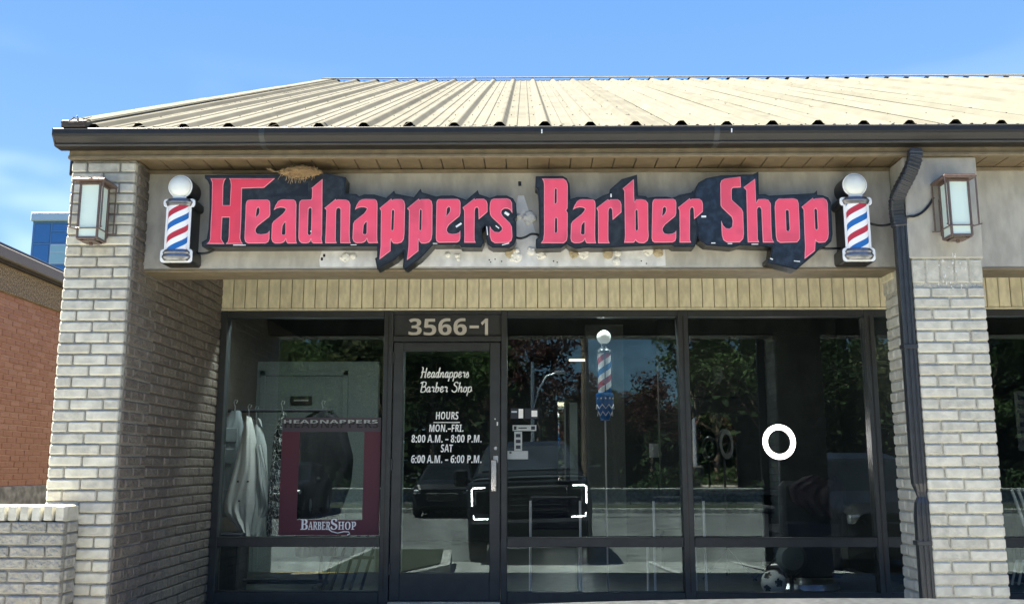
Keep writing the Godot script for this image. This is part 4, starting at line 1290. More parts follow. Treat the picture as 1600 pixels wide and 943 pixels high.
func sign_bits() -> void:
	# the paler rectangle left on the band by an older sign
	var p := thing("paint_patch", "pale grey repainted strip along the sign band under the lettering", "patch", Vector3(-1.402, 2.655, -6.4292))
	var b := Mb.new()
	var top := PackedVector2Array([Vector2(0, 0), Vector2(2.368, 0), Vector2(2.366, 0.12), Vector2(2.2, 0.15), Vector2(1.5, 0.17), Vector2(1.4, 0.5), Vector2(1.36, 0.5), Vector2(1.3, 0.17), Vector2(0.45, 0.16), Vector2(0.012, 0.125), Vector2(-0.006, 0.05)])
	b.prism(top, [], 0.0, 0.0022)
	obj("paint", b, M.patch, p)
	# mud daubers' nests and glue dabs
	var dabs := [[-1.227, 2.721, 0.034, 1], [-1.174, 2.73, 0.022, 1], [-0.523, 2.737, 0.02, 1], [-0.457, 2.728, 0.018, 1], [-0.452, 2.705, 0.014, 1], [-0.093, 2.749, 0.04, 2], [-0.058, 2.727, 0.048, 2], [0.047, 2.758, 0.03, 1], [0.113, 2.735, 0.034, 1], [0.341, 2.743, 0.034, 2], [0.407, 2.739, 0.036, 2], [0.573, 2.738, 0.036, 2], [0.64, 2.74, 0.022, 2], [0.634, 2.689, 0.026, 1], [0.849, 2.764, 0.036, 2], [0.915, 2.751, 0.036, 2], [0.035, 3.0, 0.046, 1], [0.025, 2.965, 0.022, 1], [-0.036, 3.005, 0.02, 1]]
	var sides := ["left of all others", "beside the leftmost dab", "under the double p", "under the second p", "smallest under the second p", "large brown one under the letter s", "largest brown one under the letter s", "under the gap between the words", "right of the gap between the words", "under the letter a of Barber", "second under the letter a of Barber", "under the b of Barber", "small one under the b of Barber", "round white one lowest on the band", "under the letter e of Barber", "under the last r of Barber", "big one between the two words", "drip below the big one between the words", "small one beside the letter s"]
	for i in dabs.size():
		var d: Array = dabs[i]
		var m := Mb.new()
		var k := RandomNumberGenerator.new()
		k.seed = 100 + i
		m.ball(Vector3(0, 0, 0.002), Vector3(d[2], d[2] * 0.95, 0.014), 14, 8)
		for q in 9:
			var a := k.randf() * TAU
			var rr: float = d[2] * k.randf_range(0.3, 0.85)
			m.ball(Vector3(cos(a) * rr, sin(a) * rr, 0.006), Vector3.ONE * d[2] * k.randf_range(0.2, 0.4) * Vector3(1, 1, 0.9), 8, 6)
		var o := obj("mud_dab", m, M.mud_b if d[3] == 2 and i % 2 else M.mud)
		o.position = Vector3(d[0], d[1], -6.427)
		tag(o, "dried mud dab on the sign band, " + sides[i], "mud dab", "mud dabs on the sign band")
	# nail holes
	var holes := [[-0.24, 2.70, 0], [-0.2, 2.705, 0], [-0.155, 2.69, 0], [-0.23, 2.685, 0], [0.20, 2.69, 0], [0.225, 2.682, 0], [0.8, 2.69, 0], [0.835, 2.672, 0], [0.72, 3.06, 0], [-1.39, 2.71, 1], [-1.375, 2.735, 1], [-0.03, 3.24, 2]]
	var hb := Mb.new()
	for h in holes:
		hb.box(Vector3(h[0], h[1], -6.4265), Vector3(0.009 + 0.006 * h[2], 0.009 + 0.012 * h[2], 0.003), 0.002)
	tag(obj("nail_hole", hb, M.black), "dark nail holes and specks in the sign band", "", "", "stuff")
	# cables
	var cables := [["black cable looping from the left barber pole to the Headnappers sign", [Vector3(-2.235, 2.74, -6.36), Vector3(-2.19, 2.735, -6.36), Vector3(-2.14, 2.75, -6.37), Vector3(-2.09, 2.79, -6.38), Vector3(-2.07, 2.80, -6.4)]], ["black cable bridging the gap between the two red words", [Vector3(-0.07, 2.85, -6.38), Vector3(-0.03, 2.835, -6.36), Vector3(0.01, 2.845, -6.36), Vector3(0.05, 2.865, -6.36), Vector3(0.095, 2.86, -6.37), Vector3(0.11, 2.83, -6.38)]], ["black cable from the p of Shop to the right barber pole", [Vector3(1.97, 2.775, -6.37), Vector3(2.02, 2.755, -6.35), Vector3(2.08, 2.755, -6.35), Vector3(2.14, 2.76, -6.36)]], ["black cable from the right barber pole past the downspout to the lantern", [Vector3(2.29, 2.985, -6.36), Vector3(2.32, 2.95, -6.36), Vector3(2.37, 2.92, -6.35), Vector3(2.46, 2.915, -6.34), Vector3(2.53, 2.93, -6.19), Vector3(2.58, 2.935, -6.185), Vector3(2.63, 2.96, -6.185), Vector3(2.68, 3.01, -6.185), Vector3(2.71, 3.06, -6.18)]]]
	for c in cables:
		var curve := Curve3D.new()
		for i in c[1].size():
			var tn: Vector3 = (c[1][mini(i + 1, c[1].size() - 1)] - c[1][maxi(i - 1, 0)]) * 0.17
			curve.add_point(c[1][i], -tn, tn)
		curve.bake_interval = 0.015
		var pts := []
		for q in curve.get_baked_points():
			pts.append(q)
		var m := Mb.new()
		m.tube(pts, 0.0085, 7)
		tag(obj("cable", m, M.black), c[0], "cable")
	var bx := boxed("junction_box", Vector3(-0.1, 2.83, -6.43), Vector3(-0.055, 2.90, -6.37), M.black, self, 0.006)
	tag(bx, "small black junction box beside the letter s", "junction box")
	# straw nest tucked on top of the first sign
	var s := Mb.new()
	for i in 900:
		var a := rng.randf() * TAU
		var rr := sqrt(rng.randf())
		var c := Vector3(cos(a) * rr * 0.125, rng.randf_range(-0.035, 0.05) * (1.15 - rr), sin(a) * rr * 0.06)
		var dr := Vector3(-sin(a) + rng.randf_range(-0.7, 0.7), rng.randf_range(-0.25, 0.25), cos(a) + rng.randf_range(-0.7, 0.7)).normalized()
		var ln := rng.randf_range(0.02, 0.055)
		s.tube([c - dr * ln, c + Vector3(0, rng.randf_range(-0.012, 0.012), 0), c + dr * ln], 0.0014, 4)
	for i in 26:
		var x := rng.randf_range(-0.11, 0.10)
		var c := Vector3(x, -0.01, rng.randf_range(0.03, 0.075))
		var sw := rng.randf_range(-0.03, 0.03)
		s.tube([c, c + Vector3(sw * 0.3, -0.025, 0.012), c + Vector3(sw, -rng.randf_range(0.04, 0.085), 0.016)], 0.0012, 4)
	for q in [[-0.13, -0.22], [-0.12, -0.2]]:
		s.tube([Vector3(q[0], 0, 0.04), Vector3(q[0] - 0.04, -0.01, 0.06), Vector3(q[1], 0.012, 0.07)], 0.0014, 4)
	var n := obj("bird_nest", s, M.straw)
	n.position = Vector3(-1.52, 3.275, -6.27)
	tag(n, "straw bird nest tucked on top of the Headnappers sign", "nest")


# ---------------------------------------------------------------- behind the glass

func interior() -> void:
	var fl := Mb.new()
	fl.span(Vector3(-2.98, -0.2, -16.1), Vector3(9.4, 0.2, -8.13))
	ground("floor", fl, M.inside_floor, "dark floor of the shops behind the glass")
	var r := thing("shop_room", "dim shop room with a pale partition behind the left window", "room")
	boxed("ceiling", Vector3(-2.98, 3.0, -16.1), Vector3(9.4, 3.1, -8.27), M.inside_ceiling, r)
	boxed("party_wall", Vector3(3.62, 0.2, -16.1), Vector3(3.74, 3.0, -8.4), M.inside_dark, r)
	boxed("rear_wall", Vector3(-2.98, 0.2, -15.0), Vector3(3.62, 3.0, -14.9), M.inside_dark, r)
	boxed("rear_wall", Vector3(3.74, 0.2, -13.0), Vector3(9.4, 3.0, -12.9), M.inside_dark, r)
	var pt := boxed("partition", Vector3(-2.97, 0.2, -10.72), Vector3(-1.62, 2.46, -10.6), M.inside_wall, r)
	for x in [-2.9, -1.98]:
		boxed("door_trim", Vector3(x - 0.03, 0.2, -10.6), Vector3(x + 0.03, 2.36, -10.575), M.inside_wall, pt, 0.005)
	boxed("door_trim", Vector3(-2.93, 2.3, -10.6), Vector3(-1.95, 2.36, -10.575), M.inside_wall, pt, 0.005)
	boxed("partition_return", Vector3(-1.28, 0.2, -9.4), Vector3(-1.17, 2.8, -8.75), M.inside_wall, r)
	boxed("column", Vector3(0.74, 0.2, -11.7), Vector3(1.19, 3.0, -11.5), M.column, r)
	var side := boxed("station_wall", Vector3(1.55, 0.2, -11.25), Vector3(3.62, 3.0, -11.1), M.inside_dark, r)
	boxed("shelf", Vector3(1.7, 1.0, -11.1), Vector3(3.5, 1.05, -10.8), M.leather, side, 0.005)
	var pq := thing("door_plaque", "small black plaque high on the pale door behind the clothes rack", "plaque", Vector3(-2.46, 2.03, -10.572))
	boxed("plate", Vector3(-0.12, -0.045, 0), Vector3(0.12, 0.045, 0.01), M.black, pq, 0.003)
	boxed("line", Vector3(-0.08, -0.01, 0.01), Vector3(0.08, 0.006, 0.012), M.chrome_soft, pq)
	# one lit bar light; the four hidden ceiling strips are added to brighten things
	for l in [[0.58, 2.74, -12.9, 0.36, "lit bar light hanging deep in the shop beside the grey column", 1.2], [-2.3, 2.9, -8.45, 0.9, "added unseen light strip brightening the clothes rack", 1.6], [2.2, 2.93, -9.7, 1.1, "added unseen light strip above the barber chair", 0.15], [0.3, 2.9, -8.42, 0.8, "added unseen light strip brightening the hanging barber pole", 1.2], [4.6, 2.9, -8.42, 0.9, "added unseen light strip brightening the striped sofa", 1.6]]:
		var t := thing("inside_light", l[4], "ceiling light", Vector3(l[0], l[1], l[2]))
		boxed("housing", Vector3(0, 0, -0.06), Vector3(l[3], 0.05, 0.06), M.inside_ceiling, t, 0.004)
		boxed("light_tube", Vector3(0.02, -0.025, -0.04), Vector3(l[3] - 0.02, -0.002, 0.04), glow(1.0, 0.93, 0.76, 0.5), t, 0.006)
		var a := AreaLight3D.new()
		a.name = "glow"
		a.area_size = Vector2(l[3], 0.08)
		a.light_energy = l[5] * 0.42
		a.light_color = Color(0.92, 1.0, 0.98)
		a.shadow_enabled = true
		t.add_child(a)
		a.position = Vector3(l[3] * 0.5, -0.04, 0)
		a.rotation_degrees.x = -90


# a hanging garment: rows of (height, left, right), front bulge and folds
func cloth(rows: Array, folds: float, deep: float, sd: int) -> Mb:
	var b := Mb.new()
	var nu := 18
	var nv := 26
	var grid := []
	for j in nv + 1:
		var v := float(j) / nv
		var f := v * (rows.size() - 1)
		var i := mini(int(f), rows.size() - 2)
		var a: Array = rows[i]
		var c: Array = rows[i + 1]
		var y: float = lerpf(a[0], c[0], f - i)
		var x0: float = lerpf(a[1], c[1], f - i)
		var x1: float = lerpf(a[2], c[2], f - i)
		var line := []
		for k in nu + 1:
			var u := float(k) / nu
			var bulge := sin(PI * u)
			var z := deep * pow(bulge, 0.6) + folds * 0.55 * sin(u * 31.0 + v * 13.0 + sin(v * 17.0 + sd) * 1.4) * (0.3 + v) + folds * sin(u * 19.0 + sd + v * 2.0) * v + folds * 0.7 * sin(u * 8.0 - v * 7.0 + sd)
			line.append(Vector3(lerpf(x0, x1, u) + folds * 0.5 * sin(v * 9.0 + sd), y + folds * 0.8 * sin(u * 7.0 + sd), z))
		grid.append(line)
	for j in nv:
		for k in nu:
			var q := [grid[j][k], grid[j][k + 1], grid[j + 1][k + 1], grid[j + 1][k]]
			var ns := []
			for e in [[j, k], [j, k + 1], [j + 1, k + 1], [j + 1, k]]:
				var du: Vector3 = grid[e[0]][mini(e[1] + 1, nu)] - grid[e[0]][maxi(e[1] - 1, 0)]
				var dv: Vector3 = grid[mini(e[0] + 1, nv)][e[1]] - grid[maxi(e[0] - 1, 0)][e[1]]
				var nn := dv.cross(du).normalized()
				ns.append(nn if nn.z >= 0 else -nn)
			b.squad(q[0], q[1], q[2], q[3], ns[0], ns[1], ns[2], ns[3])
			var r := []
			for p in q:
				r.append(Vector3(p.x, p.y, -0.6 * p.z - 0.004))
			b.quad(r[0], r[1], r[2], r[3], Vector3.FORWARD)
	return b


func hanger(t: Node3D, y: float) -> void:
	var h := Mb.new()
	h.tube([Vector3(0.012, y + 0.09, 0), Vector3(0.02, y + 0.115, 0), Vector3(0, y + 0.125, 0), Vector3(-0.012, y + 0.1, 0), Vector3(0, y + 0.06, 0), Vector3(0, y, 0)], 0.004, 6)
	obj("hanger_hook", h, M.chrome_soft, t)


func garments() -> void:
	var t := thing("clothes_rack", "black clothes rack with garments behind the left window", "clothes rack", Vector3(-2.25, 0.2, -9.0))
	var b := Mb.new()
	b.tube([Vector3(-0.6, 1.625, 0), Vector3(0.45, 1.625, 0)], 0.016, 8)
	obj("rail", b, M.leather, t)
	for x in [-0.58, 0.39]:
		var u := Mb.new()
		u.tube([Vector3(x, 0.06, 0), Vector3(x, 1.625, 0)], 0.018, 8)
		obj("upright", u, M.leather, t)
		boxed("foot", Vector3(x - 0.025, 0.03, -0.25), Vector3(x + 0.025, 0.07, 0.25), M.leather, t, 0.006)
	boxed("base_bar", Vector3(-0.6, 0.06, -0.02), Vector3(0.42, 0.1, 0.02), M.leather, t, 0.005)
	boxed("base_bar", Vector3(-0.6, 0.1, 0.2), Vector3(0.42, 0.13, 0.24), M.leather, t, 0.005)
	# light denim vest, white shirt, patterned jacket, dark coat
	var g := thing("denim_vest", "pale denim vest with chest pockets hanging leftmost on the rack", "vest", Vector3(-2.70, 0.2, -8.95), "garments on the clothes rack")
	obj("cloth", cloth([[1.62, -0.03, 0.05], [1.5, -0.10, 0.09], [1.3, -0.13, 0.1], [0.9, -0.14, 0.11], [0.66, -0.13, 0.10]], 0.006, 0.05, 2), M.denim, g)
	for q in [[-0.1, 1.14], [-0.09, 0.78], [-0.08, 1.33]]:
		boxed("pocket", Vector3(q[0], q[1], 0.05), Vector3(q[0] + 0.13, q[1] + 0.13, 0.066), M.denim, g, 0.005)
	hanger(g, 1.6)
	g = thing("white_shirt", "white shirt with a long pointed hem hanging in front on the rack", "shirt", Vector3(-2.53, 0.2, -8.82), "garments on the clothes rack")
	obj("cloth", cloth([[1.56, -0.02, 0.03], [1.4, -0.06, 0.07], [1.1, -0.12, 0.10], [0.8, -0.18, 0.10], [0.7, -0.17, 0.09], [0.58, -0.06, 0.07], [0.5, 0.0, 0.06]], 0.011, 0.05, 5), M.cotton, g)
	for q in [[-0.06, 0.97], [0.03, 0.97], [-0.04, 0.8]]:
		boxed("button", Vector3(q[0], q[1], 0.072), Vector3(q[0] + 0.02, q[1] + 0.014, 0.08), M.black, g, 0.003)
	obj("sleeve", cloth([[1.3, 0.08, 0.12], [1.0, 0.10, 0.2], [0.75, 0.12, 0.27], [0.66, 0.13, 0.2]], 0.008, 0.03, 1), M.cotton_b, g)
	hanger(g, 1.55)
	g = thing("grey_shirt", "grey shirt with its tail hanging below the white one", "shirt", Vector3(-2.54, 0.2, -9.1), "garments on the clothes rack")
	obj("cloth", cloth([[1.55, -0.03, 0.04], [1.3, -0.1, 0.12], [0.9, -0.13, 0.14], [0.55, -0.1, 0.12], [0.46, -0.04, 0.1]], 0.012, 0.05, 9), M.cotton_b, g)
	hanger(g, 1.55)
	g = thing("patterned_jacket", "black and white patterned jacket hanging at the middle of the rack", "jacket", Vector3(-2.22, 0.2, -8.80), "garments on the clothes rack")
	obj("cloth", cloth([[1.6, 0.0, 0.04], [1.42, -0.07, 0.05], [1.1, -0.09, 0.06], [0.8, -0.1, 0.06], [0.5, -0.10, 0.03]], 0.008, 0.05, 4), M.camo, g)
	hanger(g, 1.58)
	g = thing("dark_coat", "long black coat seen through the clear middle of the decal", "coat", Vector3(-1.90, 0.2, -9.05), "garments on the clothes rack")
	obj("cloth", cloth([[1.62, -0.08, 0.1], [1.52, -0.22, 0.22], [1.2, -0.25, 0.3], [0.95, -0.25, 0.28], [0.7, -0.22, 0.2], [0.3, -0.2, 0.17]], 0.012, 0.07, 3), M.leather, g)
	hanger(g, 1.6)
	# folded stands leaning in the corner
	var e := thing("folded_stand", "folded black stand leaning in the corner behind the lower left pane", "stand", Vector3(-1.62, 0.2, -8.75))
	for i in 5:
		var l := Mb.new()
		var x := -0.18 + i * 0.085
		l.tube([Vector3(x, 0.0, 0.08 * (i % 2)), Vector3(x + 0.17, 0.62, -0.1)], 0.014, 7)
		obj("leg", l, M.leather, e)
	boxed("brace", Vector3(-0.08, 0.3, -0.03), Vector3(0.28, 0.33, 0.0), M.leather, e, 0.004)
	var hb := thing("floor_case", "black case standing on the floor under the clothes rack", "case", Vector3(-2.62, 0.2, -8.75))
	boxed("box", Vector3(-0.13, 0, -0.15), Vector3(0.12, 0.5, 0.15), M.leather, hb, 0.015)
	boxed("lid", Vector3(-0.135, 0.5, -0.155), Vector3(0.125, 0.53, 0.155), M.navy, hb, 0.01)
	boxed("card", Vector3(0.05, 0.45, 0.151), Vector3(0.2, 0.475, 0.156), M.cotton, hb)


func ring_light(at: Vector3, r: float, turn: float, label: String, bright: float) -> void:
	var t := thing("ring_light", label, "ring light", at)
	t.rotation.y = turn
	var ring := []
	for i in 40:
		var a := TAU * i / 40
		ring.append(Vector3(cos(a), sin(a), 0) * r)
	var bk := Mb.new()
	bk.tube(ring, 0.03, 8, true)
	var h := obj("housing", bk, M.black, t)
	h.position.z = -0.012
	h.scale = Vector3(1, 1, 0.6)
	var gl := Mb.new()
	for i in 40:
		var a := TAU * i / 40
		var b := TAU * (i + 1) / 40
		var ca := Vector3(cos(a), sin(a), 0)
		var cb := Vector3(cos(b), sin(b), 0)
		gl.quad(ca * (r - 0.026) + Vector3(0, 0, 0.012), ca * (r + 0.026) + Vector3(0, 0, 0.012), cb * (r + 0.026) + Vector3(0, 0, 0.012), cb * (r - 0.026) + Vector3(0, 0, 0.012), Vector3.BACK)
	obj("light_ring", gl, glow(1.0, 0.98, 0.94, bright) if bright > 0.0 else M.column, t)
	var st := Mb.new()
	st.tube([Vector3(0, -r - 0.02, -0.02), Vector3(0, -(at.y - 0.25), -0.02)], 0.012, 8)
	obj("stand", st, M.leather, t)
	for k in 3:
		var l := Mb.new()
		var d := Vector3(sin(k * TAU / 3), 0, cos(k * TAU / 3))
		l.tube([Vector3(0, -(at.y - 0.5), -0.02), Vector3(0, -(at.y - 0.215), -0.02) + d * 0.3], 0.009, 6)
		obj("leg", l, M.leather, t)
	if bright > 1.0:
		var o := OmniLight3D.new()
		o.name = "glow"
		o.light_energy = 0.03
		o.light_size = 0.12
		o.omni_range = 12.0
		o.omni_attenuation = 2.0
		o.shadow_enabled = true
		t.add_child(o)
		o.position = Vector3(0, 0, 0.12)


func face_print() -> ImageTexture:
	var im := Image.create(96, 96, false, Image.FORMAT_RGBA8)
	var f := FastNoiseLite.new()
	f.seed = 3
	f.frequency = 0.08
	for y in 96:
		for x in 96:
			var u := (x - 50) / 48.0
			var v := (y - 50) / 48.0
			var head := clampf((1.0 - sqrt(pow(u / 0.36, 2) + pow((v - 0.05) / 0.52, 2))) * 6.0, 0.0, 1.0)
			var lit := clampf(0.5 + u * 1.5, 0.12, 1.0) * head
			for e in [[-0.13, -0.06, 0.10, 0.045, 0.75], [0.14, -0.06, 0.10, 0.045, 0.75], [0.02, 0.12, 0.05, 0.10, 0.35], [0.03, 0.3, 0.13, 0.035, 0.6], [-0.25, 0.25, 0.16, 0.3, 0.5], [0.0, -0.4, 0.45, 0.2, 0.8]]:
				var d := sqrt(pow((u - e[0]) / e[2], 2) + pow((v - e[1]) / e[3], 2))
				lit *= 1.0 - e[4] * clampf(1.4 - d, 0.0, 1.0)
			var g := 0.03 + 0.42 * lit + 0.03 * f.get_noise_2d(x, y)
			im.set_pixel(x, y, Color(g, g * 1.05, g * 1.04))
	return ImageTexture.create_from_image(im)


func shop_things() -> void:
	# the hanging barber pole behind the middle window
	var t := thing("window_barber_pole", "hanging barber pole with a blue zigzag base behind the middle window", "barber pole", Vector3(0.70, 1.44, -8.40))
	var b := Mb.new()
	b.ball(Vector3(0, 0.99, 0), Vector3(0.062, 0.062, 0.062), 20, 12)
	obj("glowing_globe", b, glow(0.80, 0.90, 0.87, 0.05), t)  # faint glow added so the globe shows behind the tinted glass
	b = Mb.new()
	b.lathe([Vector2(0, 0.93), Vector2(0.03, 0.93), Vector2(0.03, 0.9), Vector2(0.05, 0.885), Vector2(0.066, 0.87), Vector2(0.066, 0.85), Vector2(0.0, 0.84)], 18, Transform3D())
	obj("cap", b, M.steel, t)
	var cols := [M.pole_white, M.pole_red, M.pole_white, M.pole_blue]
	for k in range(-1, 8):
		b = Mb.new()
		for j in 20:
			var q := []
			for e in [[j, 0], [j + 1, 0], [j + 1, 1], [j, 1]]:
				var a: float = -PI / 2 + TAU * e[0] / 20.0
				q.append(Vector3(sin(a) * 0.058, clampf(0.9 - (k + e[1]) * 0.055 + (fposmod(a, TAU) if j < 0 else a) * 0.035, 0.50, 0.845), cos(a) * 0.058))
			var mid: Vector3 = q[0] + q[2]
			if maxf(q[0].y, q[1].y) - minf(q[2].y, q[3].y) > 0.001:
				b.quad(q[0], q[1], q[2], q[3], Vector3(mid.x, 0, mid.z))
		if b.v.size():
			obj("stripe", b, cols[(k + 8) % 4], t)
	for x in [-0.066, 0.0, 0.066]:
		boxed("rod", Vector3(x - 0.004, 0.5, 0.058 if x == 0.0 else 0.0), Vector3(x + 0.004, 0.85, 0.066 if x == 0.0 else 0.008), M.steel, t)
	b = Mb.new()
	b.lathe([Vector2(0, 0.5), Vector2(0.07, 0.5), Vector2(0.078, 0.485), Vector2(0.076, 0.42), Vector2(0.068, 0.35), Vector2(0.05, 0.30), Vector2(0.04, 0.275), Vector2(0.042, 0.265), Vector2(0.0, 0.26)], 20, Transform3D())
	var base := obj("base", b, M.pole_blue, t)
	for r in [[0.38, 0.074], [0.32, 0.062]]:
		var z := []
		for i in 9:
			var a := -PI / 2 + PI * i / 8.0
			z.append(Vector3(sin(a) * (r[1] + 0.003), r[0] + (0.018 if i % 2 else -0.018), cos(a) * (r[1] + 0.003)))
		b = Mb.new()
		b.tube(z, 0.0045, 5)
		obj("zigzag", b, M.pole_white, base)
	for i in 5:
		var a := -1.0 + i * 0.5
		boxed("dot", Vector3(sin(a) * 0.078 - 0.006, 0.445, cos(a) * 0.078 - 0.004), Vector3(sin(a) * 0.078 + 0.006, 0.458, cos(a) * 0.078 + 0.004), M.pole_white, base)
	b = Mb.new()
	b.tube([Vector3(0, 0.26, 0), Vector3(0.0, -1.2, 0)], 0.008, 6)
	obj("stem", b, M.chrome_soft, t)
	b = Mb.new()
	b.lathe([Vector2(0, -1.2), Vector2(0.1, -1.2), Vector2(0.12, -1.235), Vector2(0, -1.24)], 20, Transform3D())
	obj("stand_foot", b, M.chrome_soft, t)
	ring_light(Vector3(2.507, 1.549, -9.6), 0.145, 0.15, "lit white ring light on a stand over the barber chair", 1.6)
	ring_light(Vector3(2.045, 1.535, -9.9), 0.125, 0.9, "unlit ring light turned away before the arched mirror", 0.0)
	# arched mirror and portrait on the station wall
	var m := thing("arched_mirror", "arched wall mirror reflecting green trees behind the ring lights", "mirror", Vector3(2.12, 1.05, -11.09))
	var ar := PackedVector2Array([Vector2(-0.30, 0), Vector2(0.30, 0), Vector2(0.30, 0.62)])
	for i in 12:
		var a := PI * (i + 1) / 13.0
		ar.append(Vector2(cos(a) * 0.30, 0.62 + sin(a) * 0.27))
	ar.append(Vector2(-0.30, 0.62))
	b = Mb.new()
	b.prism(ar, [], 0.0, 0.03)
	var mf := obj("frame", b, M.leather, m)
	b = Mb.new()
	b.prism(Geometry2D.offset_polygon(ar, -0.02)[0], [], 0.031, 0.034)
	obj("mirror_glass", b, M.mirror, mf)
	m.rotation.y = -0.12
	var tm := thing("added_mirror", "tall narrow mirror added for the bright daylight deep in the shop beside the grey column", "mirror", Vector3(0.66, 1.1, -14.88))  # mirror added to return daylight where a glazed back door would show
	boxed("frame", Vector3(-0.18, -0.02, 0), Vector3(0.18, 1.22, 0.03), M.leather, tm, 0.005)
	boxed("mirror_glass", Vector3(-0.15, 0.01, 0.03), Vector3(-0.03, 1.19, 0.034), M.mirror, tm)
	boxed("mirror_glass", Vector3(0.03, 0.01, 0.03), Vector3(0.15, 1.19, 0.034), M.mirror, tm)
	var p := thing("portrait_poster", "dark framed portrait poster of a face above the arched mirror", "poster", Vector3(2.18, 2.385, -11.09))
	boxed("frame", Vector3(-0.30, -0.29, 0), Vector3(0.30, 0.29, 0.025), M.leather, p, 0.005)
	b = Mb.new()
	b.print_quad(Vector3(-0.27, 0.26, 0.027), Vector3(0.27, 0.26, 0.027), Vector3(0.27, -0.26, 0.027), Vector3(-0.27, -0.26, 0.027))
	var pm := mat(1, 1, 1, 0.6)
	pm.albedo_texture = face_print()
	obj("print", b, pm, p)
	var nt := thing("wall_notice", "small grey paper notice on the dark rear wall right of the column", "notice", Vector3(1.48, 1.42, -11.48))
	boxed("paper", Vector3(-0.01, 0, 0), Vector3(0.19, 0.16, 0.004), M.chrome_soft, nt)
	# soccer ball
	var s := thing("soccer_ball", "black and white soccer ball on the floor beside the barber chair", "ball", Vector3(2.165, 0.31, -8.68))
	b = Mb.new()
	b.ball(Vector3.ZERO, Vector3.ONE * 0.11, 24, 16)
	obj("skin", b, M.cotton, s)
	var ph := (1.0 + sqrt(5.0)) / 2.0
	var tilt := Basis.from_euler(Vector3(0.4, 0.3, 0.2))
	for v in [[0, 1, ph], [0, -1, ph], [0, 1, -ph], [0, -1, -ph], [1, ph, 0], [-1, ph, 0], [1, -ph, 0], [-1, -ph, 0], [ph, 0, 1], [-ph, 0, 1], [ph, 0, -1], [-ph, 0, -1]]:
		var d := tilt * Vector3(v[0], v[1], v[2]).normalized()
		var u := d.cross(Vector3(0.3, 0.9, 0.2)).normalized()
		var w := d.cross(u)
		b = Mb.new()
		for i in 5:
			var a := TAU * i / 5
			var c := TAU * (i + 1) / 5
			var pa := (d + (u * cos(a) + w * sin(a)) * 0.38).normalized()
			var pc := (d + (u * cos(c) + w * sin(c)) * 0.38).normalized()
			b.tri(d * 0.1125, pa * 0.1118, pc * 0.1118, d, pa, pc)
		obj("patch", b, M.black, s)
	# barber chair with a patterned cape thrown over it
	var c := thing("barber_chair", "dark barber chair with its back to the window beside the soccer ball", "barber chair", Vector3(2.62, 0.2, -9.35))
	b = Mb.new()
	b.lathe([Vector2(0, 0.06), Vector2(0.3, 0.05), Vector2(0.32, 0.0)], 24, Transform3D())
	obj("base", b, M.chrome_soft, c)
	b = Mb.new()
	b.lathe([Vector2(0.06, 0.4), Vector2(0.07, 0.05)], 14, Transform3D())
	obj("column", b, M.chrome_soft, c)
	boxed("seat", Vector3(-0.30, 0.38, -0.32), Vector3(0.30, 0.56, 0.26), M.leather, c, 0.05)
	boxed("backrest", Vector3(-0.28, 0.34, 0.22), Vector3(0.28, 0.98, 0.36), M.leather, c, 0.05)
	boxed("back_panel", Vector3(-0.25, 0.12, 0.30), Vector3(0.25, 0.62, 0.38), M.navy, c, 0.02)
	for sx in [-1, 1]:
		boxed("armrest", Vector3(sx * 0.35 - 0.05, 0.68, -0.25), Vector3(sx * 0.35 + 0.05, 0.75, 0.28), M.leather, c, 0.02)
		boxed("arm_post", Vector3(sx * 0.34 - 0.02, 0.4, -0.05), Vector3(sx * 0.34 + 0.02, 0.68, 0.05), M.chrome_soft, c, 0.005)
	boxed("footrest", Vector3(-0.22, 0.12, -0.75), Vector3(0.22, 0.16, -0.5), M.chrome_soft, c, 0.01)
	var cp := thing("barber_cape", "dark patterned cape thrown over the barber chair back", "cape", Vector3(2.65, 0.2, -8.96))
	obj("cloth", cloth([[1.02, -0.1, 0.2], [0.95, -0.24, 0.26], [0.8, -0.22, 0.25], [0.66, -0.02, 0.22]], 0.015, 0.05, 6), M.cape, cp)
	var fd := thing("round_fan", "pale round floor fan head between the soccer ball and the chair", "fan", Vector3(2.39, 0.5, -8.9))
	b = Mb.new()
	b.lathe([Vector2(0, 0.04), Vector2(0.1, 0.035), Vector2(0.14, 0.0), Vector2(0.1, -0.04), Vector2(0, -0.05)], 24, Transform3D(Basis(Vector3.RIGHT, Vector3.BACK, Vector3.DOWN), Vector3.ZERO))
	obj("head", b, M.column, fd)
	b = Mb.new()
	b.tube([Vector3(0, -0.1, -0.03), Vector3(0, -0.28, -0.03)], 0.02, 8)
	b.box(Vector3(0, -0.29, -0.03), Vector3(0.2, 0.02, 0.16), 0.006)
	obj("stand", b, M.leather, fd)
	# waiting chairs with their backs to the glass
	var first: Node3D
	for i in 3:
		var x: float = [0.26, 1.31, -0.6][i]
		if i == 2:
			continue
		if i == 0:
			first = thing("waiting_chair", "chrome legged black waiting chair by the door with its back to the glass", "chair", Vector3(x, 0.2, -8.37), "waiting chairs behind the middle windows")
			boxed("seat", Vector3(-0.23, 0.44, -0.48), Vector3(0.23, 0.49, -0.05), M.leather, first, 0.02)
			boxed("backrest", Vector3(-0.21, 0.58, -0.06), Vector3(0.21, 0.86, -0.02), M.leather, first, 0.015)
			for sx in [-1, 1]:
				b = Mb.new()
				b.tube([Vector3(sx * 0.215, 0.0, 0.0), Vector3(sx * 0.212, 0.5, 0.0), Vector3(sx * 0.212, 0.82, 0.0)], 0.011, 8)
				obj("leg", b, M.bare, first)
				b = Mb.new()
				b.tube([Vector3(sx * 0.215, 0.0, -0.5), Vector3(sx * 0.212, 0.46, -0.46)], 0.011, 8)
				obj("leg", b, M.bare, first)
		else:
			copy(first, "chrome legged black waiting chair astride the mullion with its back to the glass").position.x = x
